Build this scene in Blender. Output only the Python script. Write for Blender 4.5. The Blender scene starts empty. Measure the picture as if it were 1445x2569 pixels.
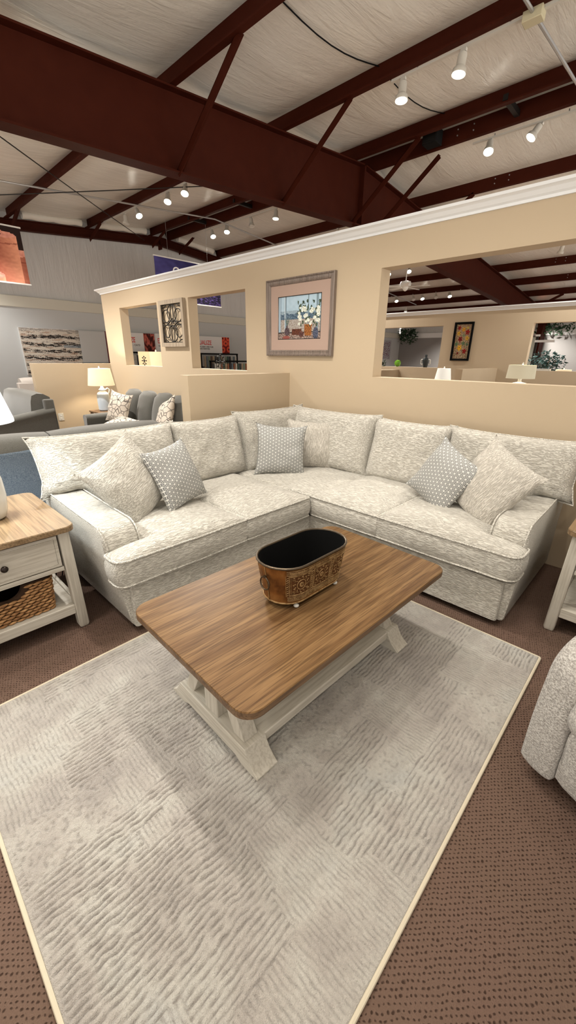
import bpy, bmesh, math, random
from mathutils import Vector, Matrix, noise
R = math.radians; PI = math.pi
SC = bpy.context.scene; COL = SC.collection
random.seed(7)
V = Vector

# ------------------------------------------------------------------ materials
def nd(nt, kind, ins=None, **props):
    n = nt.nodes.new('ShaderNode' + kind)
    for k, v in props.items(): setattr(n, k, v)
    if ins:
        for k, v in ins.items():
            s = n.inputs[k]
            if isinstance(v, bpy.types.NodeSocket): nt.links.new(v, s)
            else:
                if s.type == 'RGBA' and len(v) == 3: v = (*v, 1)
                s.default_value = v
    return n
def mth(nt, op, a, b=None, c=None):
    ins = {0: a}
    if b is not None: ins[1] = b
    if c is not None: ins[2] = c
    return nd(nt, 'Math', ins, operation=op).outputs[0]
def mat(name, col=(.5, .5, .5), rough=.6, metal=0., spec=.4, fn=None, emit=None, es=1., trans=0., sheen=0., sub=0.):
    m = bpy.data.materials.new(name); m.use_nodes = True
    nt = m.node_tree; b = nt.nodes['Principled BSDF']
    b.inputs['Base Color'].default_value = (*col, 1); b.inputs['Roughness'].default_value = rough
    b.inputs['Metallic'].default_value = metal; b.inputs['Specular IOR Level'].default_value = spec
    if sheen: b.inputs['Sheen Weight'].default_value = sheen
    if trans: b.inputs['Transmission Weight'].default_value = trans
    if emit:
        b.inputs['Emission Color'].default_value = (*emit, 1); b.inputs['Emission Strength'].default_value = es
    if fn:
        tc = nd(nt, 'TexCoord'); r = fn(nt, tc)
        if r.get('col'): nt.links.new(r['col'], b.inputs['Base Color'])
        if r.get('rough'): nt.links.new(r['rough'], b.inputs['Roughness'])
        if r.get('h'):
            bp = nd(nt, 'Bump', {'Height': r['h'], 'Strength': r.get('s', .4), 'Distance': r.get('d', .01)})
            nt.links.new(bp.outputs[0], b.inputs['Normal'])
    return m
def mp(nt, tc, scale=(1, 1, 1), rot=(0, 0, 0), src='Object'):
    return nd(nt, 'Mapping', {'Vector': tc.outputs[src], 'Scale': scale, 'Rotation': rot}).outputs[0]
def nz(nt, vec, scale=5., detail=3., rough=.5, dist=0.):
    return nd(nt, 'TexNoise', {'Vector': vec, 'Scale': scale, 'Detail': detail, 'Roughness': rough, 'Distortion': dist}).outputs[0]
def ramp(nt, fac, stops):
    n = nd(nt, 'ValToRGB', {'Fac': fac}); e = n.color_ramp.elements
    while len(e) < len(stops): e.new(.5)
    for i, (p, c) in enumerate(stops):
        e[i].position = p; e[i].color = (*c, 1) if len(c) == 3 else c
    return n.outputs[0]
def mix(nt, f, a, b):
    n = nd(nt, 'Mix', None, data_type='RGBA')
    for s, v in ((n.inputs[0], f), (n.inputs[6], a), (n.inputs[7], b)):
        if isinstance(v, bpy.types.NodeSocket): nt.links.new(v, s)
        else: s.default_value = v if not isinstance(v, tuple) else (*v, 1)
    return n.outputs[2]
def streak(light, dark, sc=(28, 165, 165), thr=(.39, .54), s=.8, d=.006, rot=(0, 0, 0)):
    def fn(nt, tc):
        v = mp(nt, tc, sc, rot)
        n1 = nz(nt, v, 1., 2.5, .55, .35)
        f = ramp(nt, n1, [(thr[0], (0, 0, 0)), (thr[1], (1, 1, 1))])
        n2 = nz(nt, mp(nt, tc, (1, 1, 1)), 420, 1.)
        big = nz(nt, mp(nt, tc), 7., 2.)
        c = mix(nt, f, dark, light)
        fl_ = nz(nt, mp(nt, tc), 150, 2., .6)
        c = mix(nt, mth(nt, 'MULTIPLY', ramp(nt, fl_, [(.42, (0, 0, 0)), (.6, (1, 1, 1))]), .22), c, dark)
        c = mix(nt, mth(nt, 'MULTIPLY', big, .16), c, tuple(x * .78 for x in light))
        return {'col': c, 'h': mth(nt, 'ADD', f, mth(nt, 'MULTIPLY', n2, .35)), 's': s, 'd': d}
    return fn
def weave(a, b, sc=260., s=.4, big=3., lo=.35, hi=.65):
    def fn(nt, tc):
        v = mp(nt, tc, (1, 1, 1))
        n = nz(nt, v, sc, 2., .6); n2 = nz(nt, v, big, 2.)
        f = ramp(nt, n, [(lo, (0, 0, 0)), (hi, (1, 1, 1))])
        c = mix(nt, f, a, b)
        c = mix(nt, mth(nt, 'MULTIPLY', n2, .25), c, tuple(x * .8 for x in a))
        return {'col': c, 'h': f, 's': s, 'd': .004}
    return fn
def wood(a, b, axis=1, sc=1., rings=14., s=.12, stripes=True):
    def fn(nt, tc):
        scv = [26 * sc] * 3; scv[axis] = 1.6 * sc
        v = mp(nt, tc, tuple(scv))
        n = nz(nt, v, 1., 5., .62, .6)
        sc2 = [150 * sc] * 3; sc2[axis] = 5 * sc
        n2 = nz(nt, mp(nt, tc, tuple(sc2)), 1., 2.)
        f = ramp(nt, n, [(.33, (0, 0, 0)), (.5, (.55, .55, .55)), (.66, (1, 1, 1))])
        c = mix(nt, f, b, a)
        g = ramp(nt, n2, [(.36, (0, 0, 0)), (.52, (1, 1, 1))])
        c = mix(nt, mth(nt, 'MULTIPLY', mth(nt, 'SUBTRACT', 1., g), .62), c, tuple(x * .55 for x in b))
        return {'col': c, 'h': mth(nt, 'ADD', n2, n), 's': s, 'd': .002}
    return fn
def brushed(a, b, axis):
    def fn(nt, tc):
        scv = [90.] * 3; scv[axis] = 4.
        n = nz(nt, mp(nt, tc, tuple(scv)), 1., 3., .6)
        big = nz(nt, mp(nt, tc), 6., 3.)
        f = ramp(nt, n, [(.38, (0, 0, 0)), (.56, (1, 1, 1))])
        c = mix(nt, f, b, a); c = mix(nt, mth(nt, 'MULTIPLY', big, .35), c, tuple(x * .85 for x in a))
        return {'col': c, 'h': n, 's': .25, 'd': .002}
    return fn
CREAM_L, CREAM_D = (.69, .66, .59), (.48, .445, .385)
M = {}
M['sofa'] = mat('cream chenille', rough=.9, spec=.15, sheen=.25, fn=streak(CREAM_L, CREAM_D))
M['sofa_pipe'] = mat('cream piping', rough=.85, spec=.15, fn=streak((.74, .71, .64), (.55, .52, .46), (90, 90, 90)))
M['pillow_v'] = mat('beige chenille throw', rough=.9, spec=.15, sheen=.25, fn=streak((.66, .62, .55), (.50, .46, .40), (165, 110, 28), (.39, .54)))
def lattice(nt, tc):
    sp = nd(nt, 'SeparateXYZ', {0: tc.outputs['UV']}); x, y = sp.outputs[0], sp.outputs[1]
    L = .030; tot = None
    for k in range(6):
        a = R(30 * k); s = L * math.sqrt(3) / 2 if k % 2 == 0 else L / 2
        p = mth(nt, 'ADD', mth(nt, 'MULTIPLY', x, math.cos(a) / s), mth(nt, 'MULTIPLY', y, math.sin(a) / s))
        q = mth(nt, 'MULTIPLY', mth(nt, 'ABSOLUTE', mth(nt, 'SUBTRACT', mth(nt, 'FRACT', mth(nt, 'ADD', p, 100.5)), .5)), s)
        th = .00115 if k % 2 == 0 else .0006
        m_ = mth(nt, 'LESS_THAN', q, th)
        tot = m_ if tot is None else mth(nt, 'MAXIMUM', tot, m_)
    n = nz(nt, mp(nt, tc, (1, 1, 1)), 350, 1.)
    c = mix(nt, tot, (.085, .09, .09), (.74, .73, .69))
    return {'col': c, 'h': n, 's': .15, 'd': .002}
M['lattice'] = mat('grey and white star lattice', rough=.85, spec=.2, fn=lattice)
def twig(nt, tc):
    v = mp(nt, tc, (1, 1, 1), (0, 0, .5), 'UV')
    d = nd(nt, 'TexVoronoi', {'Vector': v, 'Scale': 13., 'Randomness': 1.}, feature='DISTANCE_TO_EDGE').outputs[0]
    f = mth(nt, 'LESS_THAN', d, .045)
    return {'col': mix(nt, f, (.60, .53, .45), (.10, .085, .075)), 'h': nz(nt, v, 200, 1), 's': .1, 'd': .002}
M['twig'] = mat('beige with dark crossing lines', rough=.85, spec=.2, fn=twig)
def speck(nt, tc):
    n = nz(nt, mp(nt, tc), 60, 2.)
    return {'col': ramp(nt, n, [(.48, (.03, .025, .02)), (.53, (.6, .55, .48))])}
M['speck'] = mat('black and tan speckle', rough=.85, fn=speck)
M['gray'] = mat('grey velvet', rough=.85, spec=.2, sheen=.3, fn=weave((.092, .088, .077), (.13, .124, .108), 180, .15))
M['blue'] = mat('blue grey woven back', rough=.9, spec=.15, fn=weave((.085, .115, .155), (.20, .235, .27), 190, .4))
M['taupe'] = mat('taupe plush', rough=.9, fn=weave((.36, .32, .29), (.42, .38, .34), 160, .2))
M['heather'] = mat('heather grey plush', rough=.92, spec=.15, sheen=.3, fn=weave((.36, .335, .31), (.70, .675, .635), 150, .6, 4., .36, .62))
M['wood'] = mat('honey oak top', rough=.42, spec=.12, fn=wood((.245, .142, .062), (.112, .056, .022), 1))
M['wood_edge'] = mat('dark oak edge', rough=.45, fn=wood((.21, .125, .065), (.11, .06, .03), 1))
M['wood_pale'] = mat('pale oak top', rough=.32, spec=.35, fn=wood((.31, .215, .122), (.21, .135, .07), 1, .7))
M['wash_x'] = mat('whitewashed wood along x', rough=.6, fn=brushed((.60, .56, .485), (.46, .42, .35), 0))
M['wash_y'] = mat('whitewashed wood along y', rough=.6, fn=brushed((.60, .56, .485), (.46, .42, .35), 1))
M['wash_z'] = mat('whitewashed wood along z', rough=.6, fn=brushed((.60, .56, .485), (.46, .42, .35), 2))
M['knob'] = mat('dark bronze knob', (.05, .04, .035), .3, .9)
M['black'] = mat('black', (.006, .006, .006), .75, spec=.08)
M['dark'] = mat('dark metal', (.02, .018, .016), .45, .6)
M['ceramic'] = mat('white glazed ceramic', (.72, .72, .69), .15, spec=.6)
M['ceramic_blue'] = mat('pale blue ceramic', (.60, .68, .76), .2, spec=.6)
M['white'] = mat('white metal', (.72, .71, .68), .4)
M['white_paint'] = mat('white trim paint', (.80, .81, .82), .45)
M['cream_paint'] = mat('cream trim paint', (.60, .58, .50), .5)
def pl(nt, tc): return {'h': nz(nt, mp(nt, tc), 120, 3.), 's': .06, 'd': .004}
M['tan'] = mat('tan wall paint', (.52, .415, .29), .75, spec=.25, fn=pl)
M['grey_wall'] = mat('light grey wall paint', (.53, .545, .545), .7, fn=pl)
M['mid_wall'] = mat('mid grey wall paint', (.28, .27, .265), .5, fn=pl)
M['cool_wall'] = mat('cool grey wall paint', (.42, .46, .52), .6, fn=pl)
M['stone_wall'] = mat('warm grey wallpaper', (.36, .33, .31), .7, fn=pl)
def steel(nt, tc):
    n = nz(nt, mp(nt, tc), 6., 4.)
    return {'col': mix(nt, n, (.034, .0055, .0022), (.052, .010, .0045)), 'h': nz(nt, mp(nt, tc), 90, 2), 's': .05, 'd': .003}
M['steel'] = mat('red oxide primer steel', rough=.6, spec=.07, fn=steel)
def insul(nt, tc):
    n = nz(nt, mp(nt, tc, (7., 1.2, 3)), 1., 4., .6, 1.2)
    n2 = nz(nt, mp(nt, tc, (30., 4., 10)), 1., 3., .6, .8)
    c = mix(nt, n, (.66, .635, .57), (.76, .735, .67))
    return {'col': c, 'h': mth(nt, 'ADD', n, mth(nt, 'MULTIPLY', n2, .4)), 's': .28, 'd': .04}
M['insul'] = mat('white vinyl roof insulation', rough=.26, spec=.5, fn=insul)
def insul2(nt, tc):
    n = nz(nt, mp(nt, tc, (3, 5., .8)), 1., 4., .6, 1.)
    return {'col': mix(nt, n, (.55, .545, .53), (.66, .655, .64)), 'h': n, 's': .5, 'd': .05}
M['insul_wall'] = mat('grey vinyl wall insulation', rough=.5, fn=insul2)
M['galv'] = mat('galvanised conduit', (.42, .42, .42), .35, .7)
M['shade_warm'] = mat('lit beige linen shade', (.62, .52, .36), .8, emit=(1., .78, .47), es=.55)
M['shade_white'] = mat('lit white shade', (.75, .75, .70), .7, emit=(1., .98, .90), es=.40)
M['shade_cream'] = mat('cream drum shade', (.55, .51, .38), .7, emit=(1., .92, .68), es=.16)
M['shade_cool'] = mat('lit cool white shade', (.85, .87, .87), .7, emit=(.93, 1., 1.), es=.9)
M['bulb'] = mat('lit bulb face', (1, 1, 1), .5, emit=(1., .94, .80), es=26.)
M['bulb_off'] = mat('unlit bulb face', (.6, .6, .58), .2)
M['track'] = mat('off white track metal', (.55, .52, .46), .4)
M['outlet'] = mat('outlet plastic', (.6, .57, .5), .4)
M['glass_green'] = mat('green glass', (.14, .36, .02), .08, spec=.7)
M['vase'] = mat('dark glazed vase', (.03, .04, .045), .2, spec=.6)
M['leaf'] = mat('dark green leaf', (.02, .06, .025), .6)
M['leaf_blue'] = mat('blue green leaf', (.045, .10, .095), .6)
M['frame_taupe'] = mat('taupe moulded frame', (.20, .155, .125), .4, fn=brushed((.24, .19, .16), (.13, .10, .08), 2))
M['mat_board'] = mat('dusty pink mat board', (.42, .30, .245), .8)
M['frame_drift'] = mat('driftwood frame', rough=.7, fn=brushed((.42, .34, .25), (.28, .22, .16), 2))
M['navy'] = mat('navy', (.02, .02, .08), .6)
def bronze(nt, tc):
    n = nz(nt, mp(nt, tc), 18., 4.)
    return {'col': ramp(nt, n, [(.3, (.10, .035, .010)), (.55, (.27, .115, .03)), (.75, (.36, .18, .06))]), 'h': n, 's': .1, 'd': .003}
M['bronze'] = mat('aged copper', rough=.38, metal=.55, spec=.6, fn=bronze)
def relief(nt, tc):
    n = nz(nt, mp(nt, tc), 60., 3.)
    return {'col': ramp(nt, n, [(.35, (.20, .11, .04)), (.6, (.42, .27, .12))])}
M['relief'] = mat('raised gilt ornament', rough=.5, metal=.4, fn=relief)
M['relief_ground'] = mat('dark ornament ground', (.11, .045, .016), .5, .4)
M['rim'] = mat('dark bronze rim', (.10, .075, .05), .35, .8)
M['glide'] = mat('clear plastic foot', (.62, .6, .55), .2, spec=.6)
def wicker(nt, tc):
    sp = nd(nt, 'SeparateXYZ', {0: mp(nt, tc)})
    n = nz(nt, mp(nt, tc, (40, 40, 90)), 1., 3.)
    return {'col': ramp(nt, n, [(.3, (.19, .085, .03)), (.5, (.37, .19, .075)), (.7, (.55, .32, .14))]), 'h': n, 's': .3, 'd': .003}
M['wicker'] = mat('water hyacinth wicker', rough=.7, fn=wicker)
M['wicker_in'] = mat('dark basket inside', (.05, .025, .012), .9)
def carpet(nt, tc):
    v = mp(nt, tc, (1, 1, 1), (0, 0, R(-46)))
    w = nd(nt, 'TexNoise', {'Vector': v, 'Scale': 40., 'Detail': 2.})
    vv = nd(nt, 'VectorMath', {0: v, 1: nd(nt, 'VectorMath', {0: w.outputs['Color'], 'Scale': .014}, operation='SCALE').outputs[0]}, operation='ADD').outputs[0]
    sp = nd(nt, 'SeparateXYZ', {0: vv}); x = mth(nt, 'DIVIDE', sp.outputs[0], .0135); y = mth(nt, 'DIVIDE', sp.outputs[1], .0125)
    row = mth(nt, 'FLOOR', y); par = mth(nt, 'MULTIPLY', mth(nt, 'FLOORED_MODULO', row, 2.), .5)
    fx = mth(nt, 'ABSOLUTE', mth(nt, 'SUBTRACT', mth(nt, 'FRACT', mth(nt, 'ADD', x, par)), .5))
    fy = mth(nt, 'ABSOLUTE', mth(nt, 'SUBTRACT', mth(nt, 'FRACT', y), .5))
    d = mth(nt, 'SQRT', mth(nt, 'ADD', mth(nt, 'MULTIPLY', fx, fx), mth(nt, 'MULTIPLY', mth(nt, 'MULTIPLY', fy, fy), 1.6)))
    d = mth(nt, 'ADD', d, mth(nt, 'MULTIPLY', mth(nt, 'SUBTRACT', nz(nt, v, 55., 2.), .42), .55))
    f = ramp(nt, d, [(.10, (0, 0, 0)), (.34, (1, 1, 1))])
    n = nz(nt, mp(nt, tc), 260, 2.); big = nz(nt, mp(nt, tc), 2.2, 3.)
    c = mix(nt, big, (.155, .105, .072), (.175, .103, .082))
    c = mix(nt, mth(nt, 'MULTIPLY', n, .5), c, (.11, .075, .06))
    c = mix(nt, f, (.055, .032, .023), c)  # dark pits: shade in the pile holes put into the colour
    return {'col': c, 'h': mth(nt, 'ADD', f, mth(nt, 'MULTIPLY', n, .5)), 's': .7, 'd': .008}
M['carpet'] = mat('brown patterned carpet', rough=.95, spec=.1, fn=carpet)
def rugf(nt, tc):
    v = mp(nt, tc)
    b1 = nz(nt, v, 2.6, 3., .5, .4); b2 = nz(nt, v, 9., 4., .6)
    f = nz(nt, v, 300, 2., .7)
    f2 = nz(nt, v, 95, 3., .65)
    c = ramp(nt, mth(nt, 'ADD', mth(nt, 'MULTIPLY', b1, .65), mth(nt, 'MULTIPLY', b2, .35)),
             [(.36, (.42, .38, .345)), (.47, (.54, .495, .445)), (.57, (.63, .60, .54)), (.7, (.57, .57, .54))])
    c = mix(nt, mth(nt, 'MULTIPLY', f, .30), c, (.30, .27, .245))
    c = mix(nt, mth(nt, 'MULTIPLY', ramp(nt, f2, [(.40, (0, 0, 0)), (.62, (1, 1, 1))]), .20), c, (.30, .27, .24))
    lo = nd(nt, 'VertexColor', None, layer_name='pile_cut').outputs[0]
    c = mix(nt, lo, c, (.27, .245, .22))  # shade in the grooves between ribs, put into the pile colour
    return {'col': c, 'h': mth(nt, 'ADD', f, mth(nt, 'MULTIPLY', f2, 1.4)), 's': .8, 'd': .008}
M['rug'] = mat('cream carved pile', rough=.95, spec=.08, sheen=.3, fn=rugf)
M['rug_edge'] = mat('cream rug binding', (.62, .55, .42), .85)
def attr(nt, tc):
    return {'col': nd(nt, 'VertexColor', None, layer_name='paint').outputs[0]}
M['art'] = mat('printed artwork', rough=.6, spec=.25, fn=attr)
M['red'] = mat('red lettering', (.62, .04, .03), .6)
M['ink'] = mat('grey lettering', (.05, .05, .055), .6)
M['sign_white'] = mat('white sign board', (.75, .75, .75), .5)
M['ban_white'] = mat('white lettering', (.85, .85, .85), .6)
M['paper'] = mat('pages', (.65, .6, .5), .8)

# ------------------------------------------------------------------ mesh helpers
class MB:
    def __init__(s): s.b = bmesh.new(); s.m = Matrix()
    def tf(s, m): s.m = m; return s
    def v(s, p): return s.b.verts.new(s.m @ V(p))
    def face(s, vs, mi=0):
        try: f = s.b.faces.new(vs); f.material_index = mi; return f
        except ValueError: return None
    def box(s, x0, x1, y0, y1, z0, z1, mi=0):
        c = [s.v(p) for p in ((x0,y0,z0),(x1,y0,z0),(x1,y1,z0),(x0,y1,z0),(x0,y0,z1),(x1,y0,z1),(x1,y1,z1),(x0,y1,z1))]
        for f in ((3,2,1,0),(4,5,6,7),(0,1,5,4),(1,2,6,5),(2,3,7,6),(3,0,4,7)): s.face([c[i] for i in f], mi)
        return s
    def hexa(s, lo, hi, mi=0):  # two quads (ccw seen from above)
        c = [s.v(p) for p in lo] + [s.v(p) for p in hi]
        for f in ((3,2,1,0),(4,5,6,7),(0,1,5,4),(1,2,6,5),(2,3,7,6),(3,0,4,7)): s.face([c[i] for i in f], mi)
        return s
    def loft(s, rings, cap0=True, cap1=True, closed=True, mi=0):
        rs = [[s.v(p) for p in r] for r in rings]; n = len(rs[0])
        for a, b in zip(rs, rs[1:]):
            for i in range(n if closed else n - 1): s.face([a[i], a[(i+1) % n], b[(i+1) % n], b[i]], mi)
        if cap0: s.face(rs[0][::-1], mi)
        if cap1: s.face(rs[-1], mi)
        return s
    def prism(s, pts, axis, a, b, mi=0):
        def P(p, t):
            return {'x': (t, p[0], p[1]), 'y': (p[0], t, p[1]), 'z': (p[0], p[1], t)}[axis]
        return s.loft([[P(p, a) for p in pts], [P(p, b) for p in pts]], mi=mi)
    def lathe(s, prof, n=28, c=(0, 0, 0), mi=0, caps=True):
        return s.loft([[(c[0] + r*math.cos(2*PI*i/n), c[1] + r*math.sin(2*PI*i/n), c[2] + z) for i in range(n)] for r, z in prof], caps, caps, mi=mi)
    def tube(s, path, r, n=8, closed=False, mi=0):
        path = [V(p) for p in path]; k = len(path); rings = []
        up = None
        for i, p in enumerate(path):
            t = (path[(i+1) % k] - path[i-1]) if closed else (path[min(i+1, k-1)] - path[max(i-1, 0)])
            if t.length < 1e-9: t = V((0, 0, 1))
            t.normalize()
            if up is None: up = V((0, 0, 1)) if abs(t.z) < .9 else V((1, 0, 0))
            a = t.cross(up)
            if a.length < 1e-4: a = t.orthogonal()
            a.normalize(); b = a.cross(t).normalized(); up = b
            rr = r[i] if isinstance(r, (list, tuple)) else r
            rings.append([p + a * rr * math.cos(2*PI*j/n) + b * rr * math.sin(2*PI*j/n) for j in range(n)])
        if closed: rings.append(rings[0])
        return s.loft(rings, not closed, not closed, mi=mi)
    def ball(s, c, r, sx=1, sy=1, sz=1, n=12, mi=0):
        pr = []
        for i in range(n//2 + 1):
            a = PI * i / (n//2); pr.append((max(r * math.sin(a), 1e-5), -r * math.cos(a)))
        return s.loft([[(c[0] + sx*q*math.cos(2*PI*i/n), c[1] + sy*q*math.sin(2*PI*i/n), c[2] + sz*z) for i in range(n)] for q, z in pr], mi=mi)
    def build(s, name, mats, parent=None, m=None, bevel=0, seg=2, smooth=True, ang=40, sub=0, weld=True):
        if weld: bmesh.ops.remove_doubles(s.b, verts=s.b.verts, dist=1e-5)
        bmesh.ops.recalc_face_normals(s.b, faces=s.b.faces)
        me = bpy.data.meshes.new(name); s.b.to_mesh(me); s.b.free()
        for x in (mats if isinstance(mats, (list, tuple)) else [mats]): me.materials.append(x)
        if smooth:
            me.polygons.foreach_set('use_smooth', [True] * len(me.polygons)); me.set_sharp_from_angle(angle=R(ang))
        o = bpy.data.objects.new(name, me); COL.objects.link(o)
        if parent: o.parent = parent
        if m is not None: o.matrix_local = m
        if bevel:
            b = o.modifiers.new('bevel', 'BEVEL'); b.width = bevel; b.segments = seg; b.limit_method = 'ANGLE'; b.angle_limit = R(35)
        if sub:
            b = o.modifiers.new('sub', 'SUBSURF'); b.levels = b.render_levels = sub
        return o
def T(x=0, y=0, z=0): return Matrix.Translation((x, y, z))
def RZ(a): return Matrix.Rotation(R(a), 4, 'Z')
def RX(a): return Matrix.Rotation(R(a), 4, 'X')
def RY(a): return Matrix.Rotation(R(a), 4, 'Y')
def tag(o, label, cat, group=None):
    o['label'] = label; o['category'] = cat
    if group: o['group'] = group
    return o
def thing(name, label, cat, loc=(0, 0, 0), rz=0, group=None):
    o = bpy.data.objects.new(name, None); COL.objects.link(o); o.location = loc; o.rotation_euler = (0, 0, R(rz))
    o.empty_display_size = .1
    return tag(o, label, cat, group)
def struct(o): o['kind'] = 'structure'; return o
def dup(root, m, label=None, group=None):
    r = root.copy(); COL.objects.link(r); r.matrix_world = m
    if label: r['label'] = label
    if group: r['group'] = group
    for ch in list(root.children):
        c = ch.copy(); COL.objects.link(c); c.parent = r
        for g in list(ch.children):
            d = g.copy(); COL.objects.link(d); d.parent = c
    return r
def arc(cx, cy, r, a0, a1, n=6): return [(cx + r*math.cos(R(a0 + (a1-a0)*i/n)), cy + r*math.sin(R(a0 + (a1-a0)*i/n))) for i in range(n+1)]
def rrect(x0, x1, y0, y1, r, n=6):
    return arc(x1-r, y0+r, r, -90, 0, n) + arc(x1-r, y1-r, r, 0, 90, n) + arc(x0+r, y1-r, r, 90, 180, n) + arc(x0+r, y0+r, r, 180, 270, n)
def dense(poly, step=.03):
    out = []
    for i, p in enumerate(poly):
        q = poly[(i+1) % len(poly)]; d = math.dist(p, q); k = max(1, int(d / step))
        for j in range(k): out.append((p[0] + (q[0]-p[0])*j/k, p[1] + (q[1]-p[1])*j/k))
    return out
def roundpoly(poly, rad, n=5):
    out = []; k = len(poly)
    for i, p in enumerate(poly):
        r = rad[i] if isinstance(rad, (list, tuple)) else rad
        a = V(poly[i-1]) - V(p); b = V(poly[(i+1) % k]) - V(p)
        r = min(r, a.length*.45, b.length*.45); A = V(p) + a.normalized()*r; B = V(p) + b.normalized()*r
        for j in range(n+1):
            t = j/n; q = A*(1-t)**2 + V(p)*2*t*(1-t) + B*t*t; out.append((q.x, q.y))
    return out

# soft things -------------------------------------------------------
def cushion_grid(w, h, t, ear=.05, pinch=.06, seed=0, n=26, a=2.2, b=.55, wr=.012, notch=None, sag=0.):
    """a knife-edge cushion standing in the x-z plane: returns front and back grids"""
    def P(u, v, sgn):
        k = (max(0, 1 - abs(u)**a) * max(0, 1 - abs(v)**a))**b
        x = w/2 * u * (1 - pinch*(1 - v*v)*abs(u)**3 + ear*(abs(u)*abs(v))**6)
        z = h/2 * v * (1 - pinch*(1 - u*u)*abs(v)**3 + ear*(abs(u)*abs(v))**6)
        if notch and v < 0:
            s_ = notch[0]; e = (u*s_ - notch[1]) / .14; e = min(max(e, 0), 1); e = e*e*(3-2*e)
            z += notch[2] * e * min(1, -v*1.4)
        q = V((x*6 + seed*7.3, z*6, sgn*3 + seed))
        wrk = noise.noise(q) * wr + noise.noise(q*2.7) * wr*.5
        # creases running from the corners
        cr = math.exp(-((abs(u) - abs(v))**2)*14) * (abs(u)*abs(v))**1.5 * wr * 1.1 * math.sin(9*(u*3 + v*2 + seed))
        y = sgn * (t/2*k + (wrk + cr) * min(1, k*3)) + sag*(1 - v*v)
        return V((x, y, z))
    g = [-math.cos(PI*i/n)*.35 + (-1 + 2*i/n)*.65 for i in range(n+1)]
    return [[[P(u, v, s_) for u in g] for v in g] for s_ in (-1, 1)], g
def cushion(name, w, h, t, m_, parent=None, mtx=None, pipe=True, pm=None, **kw):
    grids, g = cushion_grid(w, h, t, **kw); n = len(g) - 1
    B = MB(); uvl = B.b.loops.layers.uv.new('UVMap')
    for gi, gr in enumerate(grids):
        vs = [[B.v(p) for p in row] for row in gr]
        for i in range(n):
            for j in range(n):
                q = [(i, j), (i, j+1), (i+1, j+1), (i+1, j)]
                f = B.face([vs[a][c] for a, c in q])
                if f:
                    for lp, (a, c) in zip(f.loops, q): lp[uvl].uv = (g[c]*w/2, g[a]*h/2)
    o = B.build(name, M[m_], parent, mtx, ang=80)
    if pipe:
        f = grids[0]; path = [f[0][j] for j in range(n)] + [f[i][n] for i in range(n)] + [f[n][j] for j in range(n, 0, -1)] + [f[i][0] for i in range(n, 0, -1)]
        path = [V((p.x*1.004, p.y, p.z*1.004)) for p in path]
        MB().tube(path, pipe if isinstance(pipe, float) else .0055, 6, True).build('piping', M[pm or 'sofa_pipe'], o)
    return o
def box_cushion(name, poly, z0, z1, c, parent, mtx, m_='sofa', crown=.042, bulge=.014, seed=0, pm='sofa_pipe', side=.0):
    pts = dense(poly); cx, cy = c; B = MB()
    def ring(sc, z, out=0):
        r = []
        for x, y in pts:
            d = math.hypot(x-cx, y-cy); k = sc + out/d
            r.append((cx + (x-cx)*k, cy + (y-cy)*k, z + noise.noise(V((x*5, y*5, seed)))*.006*(1 if sc < .99 else .3)))
        return r
    H_ = z1 - z0
    rings = [ring(.5, z0), ring(.9, z0), ring(1, z0 + .008, -.004), ring(1, z0 + .02, .006)]
    rings += [ring(1, z0 + H_*t, .006 + bulge*math.sin(PI*t)) for t in (.3, .5, .7)]
    rings += [ring(1, z1 - .02, .006), ring(1, z1 - .008, -.004)]
    for s_ in (.96, .9, .8, .65, .5, .35, .2, .08): rings.append(ring(s_, z1 - .004 + crown*(1 - s_**2.6)))
    B.loft(rings)
    o = B.build(name, M[m_], parent, mtx, ang=70)
    MB().tube(ring(1, z1 - .012, .008), .0062, 6, True).build('piping', M[pm], o)
    MB().tube(ring(1, z0 + .014, .008), .0055, 6, True).build('piping', M[pm], o)
    return o
def art(name, w, h, nx, ny, fn, parent=None, mtx=None):
    """flat picture in the x-z plane facing -y, coloured cell by cell"""
    me = bpy.data.meshes.new(name); vs = []; fs = []
    for j in range(ny+1):
        for i in range(nx+1): vs.append((w*(i/nx - .5), 0, h*(j/ny - .5)))
    for j in range(ny):
        for i in range(nx): a = j*(nx+1) + i; fs.append((a, a+1, a+nx+2, a+nx+1))
    me.from_pydata(vs, [], fs); ca = me.color_attributes.new('paint', 'BYTE_COLOR', 'CORNER'); k = 0
    data = []
    for j in range(ny):
        for i in range(nx):
            c = fn((i+.5)/nx, (j+.5)/ny); data += [c[0], c[1], c[2], 1.] * 4
    ca.data.foreach_set('color_srgb', data)
    me.materials.append(M['art'])
    o = bpy.data.objects.new(name, me); COL.objects.link(o)
    if parent: o.parent = parent
    if mtx is not None: o.matrix_local = mtx
    return o
def text(name, body, size, m_, parent, mtx, depth=.002, sx=1.):
    cu = bpy.data.curves.new(name, 'FONT'); cu.body = body; cu.size = size; cu.extrude = depth; cu.offset = size*.012
    cu.resolution_u = 3; cu.space_line = .9
    to = bpy.data.objects.new(name, cu); COL.objects.link(to)
    dg = bpy.context.evaluated_depsgraph_get(); me = bpy.data.meshes.new_from_object(to.evaluated_get(dg))
    bpy.data.objects.remove(to); me.materials.clear(); me.materials.append(m_)
    me.transform(Matrix.Diagonal((sx, 1, 1, 1)))
    o = bpy.data.objects.new(name, me); COL.objects.link(o); o.parent = parent; o.matrix_local = mtx; return o
def hsh(*a): return noise.noise(V((a[0]*1.7 + .31, (a[1] if len(a) > 1 else 0)*1.3 + .77, (a[2] if len(a) > 2 else 0) + .13)))

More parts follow.
